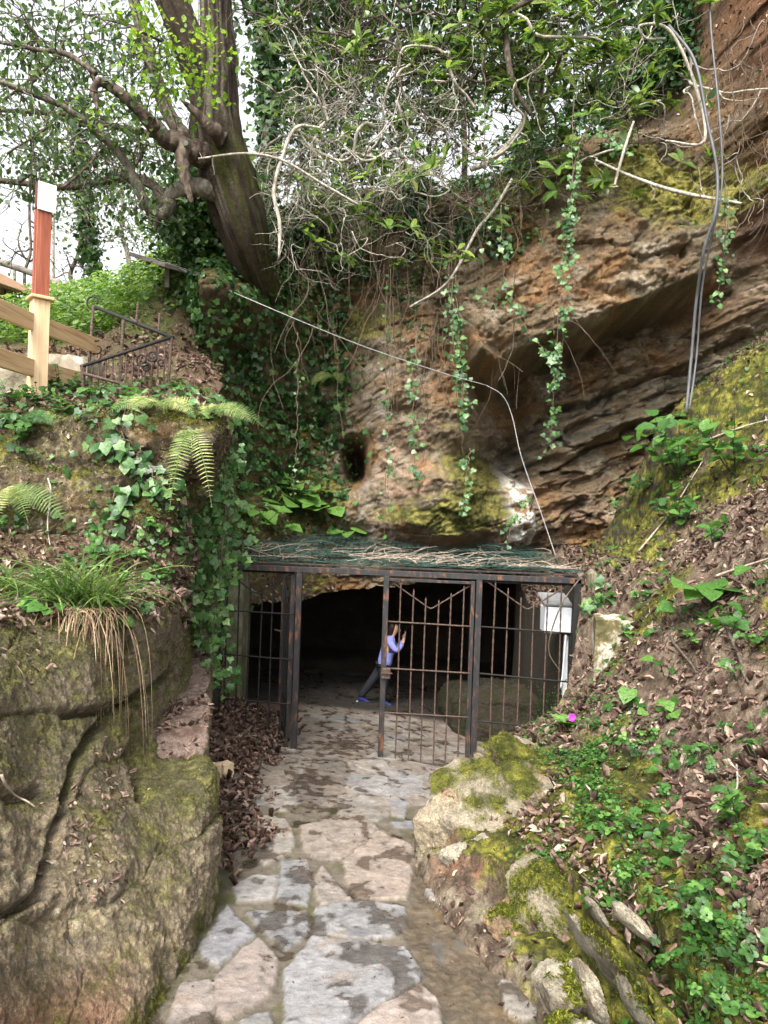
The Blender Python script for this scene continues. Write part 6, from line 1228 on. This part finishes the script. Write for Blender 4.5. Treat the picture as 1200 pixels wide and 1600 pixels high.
scat_leaves(lb, T_CURL, s, 8500, heap, (.035, .09), (.004, .05), .2, .5, .05, (0, .85), 1.1)
scat_leaves(lb, T_CURL, s, 260, ss(.9, 1.5, s.G[..., 0] - .10 * (s.G[..., 1] - 5)) * ss(7.5, 7, s.G[..., 1]) + .5 * ss(660, 800, s.px) * ss(1380, 1450, s.py) * ss(.1, .3, n_(s, 3, 2)), (.03, .07), (.002, .01), .3, .4, 0, (0, .9))
s = SL3; scat_leaves(lb, T_CURL, s, 9000, .5 + .5 * ss(-.1, .2, n_(s, 3, 6)), (.01, .035), (.001, .012), .2, .7, .1, (.1, 1)); scat_leaves(lb, T_CURL, s, 4200, s.lit * .9 + .04, (.04, .09), (.003, .03), .2, .5, .1, (.15, 1), 1.2)
s = SL1; scat_leaves(lb, T_CURL, s, 1500, ss(990, 960, s.py) * ss(.3, .7, s.up), (.04, .09), (.003, .03), .2, .5, .1, (.15, 1)); scat_leaves(lb, T_CURL, s, 150, np.exp(-(pdist(s.px, s.py, [(170, 1220), (120, 1290), (110, 1340), (150, 1370)]) / 30) ** 2) + .6 * np.exp(-(np.hypot(s.px - 50, s.py - 1030) / 30) ** 2), (.02, .045), (.002, .012), .2, .4, 0, (.4, 1))
s = SL2; scat_leaves(lb, T_CURL, s, 420, ss(.6, .9, s.up) * ss(-.1, .3, n_(s, 3, 4)), (.035, .06), (.002, .01), .2, .4, 0, (.2, .9))
s = SH; scat_leaves(lb, T_CURL, s, 3500, ss(10.8, 10, s.G[..., 1]), (.06, .11), (.004, .05), .2, .5, 0, (0, .9))
s = SC; scat_leaves(lb, T_CURL, s, 1800, ss(800, 830, s.py) * ss(560, 480, s.px) * ss(350, 380, s.px) + .5 * ss(250, 160, s.py), (.05, .1), (.004, .06), .2, .5, .1, (0, 1))
s = SP; scat_leaves(lb, T_CURL, s, 1500, ss(3, 2.6, s.G[..., 1] * .1) * (ss(640, 800, s.px) * ss(1330, 1400, s.py) + .25 * ss(8.5, 7, s.G[..., 1])) * ss(-.1, .2, n_(s, 4, 2)), (.006, .02), (.001, .006), .3, .7, 0, (0, .9))
kind(lb.build("leaf_litter", ML_dead), 'stuff')
lb = LB(); s = SH; e_ = ss(10.3, 11.0, s.G[..., 1]); scat_leaves(lb, T_OVAL, s, 15000, e_ * ss(15.5, 14, s.G[..., 1]) * ss(345, 335, s.px), (.06, .13), (.02, .5), .5, .7, 0, (.1, 1), 1.2); kind(lb.build("hedge_growth", ML_fresh2), 'stuff')
lb = LB(); s = SH; scat_leaves(lb, T_HEART, s, 1200, ss(9.3, 8, s.G[..., 1]), (.05, .10), (.02, .16), .5, .6, 0, (.2, 1))
s = SL3; scat_leaves(lb, T_IVY, s, 1500, ss(690, 640, s.py + 30 * n_(s, 2)) * ss(-.2, .2, n_(s, 2, 8)) + .12, (.04, .10), (.01, .10), .4, .6, .5, (.2, 1)); scat_leaves(lb, T_HEART, s, 420, np.exp(-(np.hypot((s.px - 240) / 90, (s.py - 850) / 60)) ** 2), (.03, .06), (.02, .1), .5, .5, 0, (.5, 1)); kind(lb.build("ground_ivy", ML_ivy), 'stuff')
lb = LB(); s = SB; cr_ = np.exp(-(pdist(s.px, s.py, [(905, 1180), (930, 1260), (970, 1330), (990, 1390)]) / 34) ** 2) + .8 * np.exp(-(pdist(s.px, s.py, [(850, 1350), (900, 1390)]) / 30) ** 2) + .7 * np.exp(-(pdist(s.px, s.py, [(1080, 1480), (1150, 1560), (1250, 1590)]) / 60) ** 2) + .35 * np.exp(-(pdist(s.px, s.py, [(860, 1150), (960, 1160)]) / 40) ** 2)
scat_leaves(lb, T_ROUND, s, 6500, cr_ * ss(-.3, .2, n_(s, 3, 3)), (.010, .026), (.006, .05), .4, .6, .3, (.05, .9), 1.4); g2 = ss(.0, .3, n_(s, 1.3, 23)) * ss(.35, .6, s.N[..., 2]) * ss(880, 960, s.px); scat_leaves(lb, T_HEART, s, 1100, g2, (.03, .075), (.02, .14), .5, .5, .3, (0, .7), 1.3); scat_leaves(lb, T_ROUND, s, 1500, g2, (.012, .03), (.01, .07), .5, .5, .3, (0, .8), 1.3)
kind(lb.build("creeping_plants", ML_herb), 'stuff')
lb = LB()
for s, n, z in ((SB, 26000, (.012, .03)), (SL3, 30000, (.010, .026)), (SL1, 14000, (.008, .018)), (SC, 11000, (.02, .045))): scat_leaves(lb, T_PIN, s, n, np.clip(s.moss - .35, 0, 1), z, (-.003, .012), .5, .9, -.6, (0, 1), 1.3)
for s in ROCKS: scat_leaves(lb, T_PIN, s, 2200, np.clip(s.moss - .35, 0, 1), (.010, .02), (-.003, .008), .5, .9, -.6, (0, 1), 1.3)
kind(lb.build("moss", ML_moss), 'stuff')
# fallen sticks
STK = [(SB, 1000, 860, 1100, 720, 3, "long thin pale stick leaning from the roof corner up the bank"), (SB, 1130, 985, 1175, 1070, 7, "thick bare branch lying on the leaf litter at the right"), (SB, 1090, 690, 1200, 655, 4, "dark twig lying across the mossy bank top"), (SB, 1120, 900, 1200, 875, 5, "grey stick on the leaf litter near the right edge"), (SB, 1050, 990, 1085, 1050, 6, "bent dark root beside the stone block"), (SB, 1160, 1180, 1140, 1270, 4, "brown stick between the lobed herbs on the right bank"), (SP, 345, 1170, 400, 1130, 3, "dark twig in the leaf heap left of the gate post"), (SP, 380, 1150, 425, 1185, 3, "second twig crossing the leaf heap below the left gate panel"), (SL3, 75, 745, 82, 850, 3, "pale stick standing against the mossy boulder at left"), (SL1, -5, 1210, 50, 1262, 5, "pale curved root on the left rock"), (SL1, 30, 1040, 62, 1105, 1.5, "thin dry stalk on the left rock under the sedge"), (SB, 690, 1228, 640, 1240, 2, "thin dark twig on the flagstone before the closed gate leaf")]
for k, (s, x0, y0, x1, y1, w_, lab) in enumerate(STK):
    q = []
    for t in np.linspace(0, 1, 7): p, n = at_surf(s, x0 + (x1 - x0) * t + 5 * math.sin(t * 4 + k), y0 + (y1 - y0) * t); q.append(p + n * .025)
    q = np.array(q); q[1:-1] = (q[:-2] + q[1:-1] * 2 + q[2:]) / 4; m = MB(); q = catm(q, 24); r0 = w_ / 2 / FPX * q[:, 1].mean(); m.tube(q, np.linspace(r0, r0 * .55, 24), 6); twigs(m, q, 2, .18, r0 * .4, rg); tag(m.build("stick", (MTWIG, MBARKM, MBARKP)[k % 3], None, True), lab, "stick")
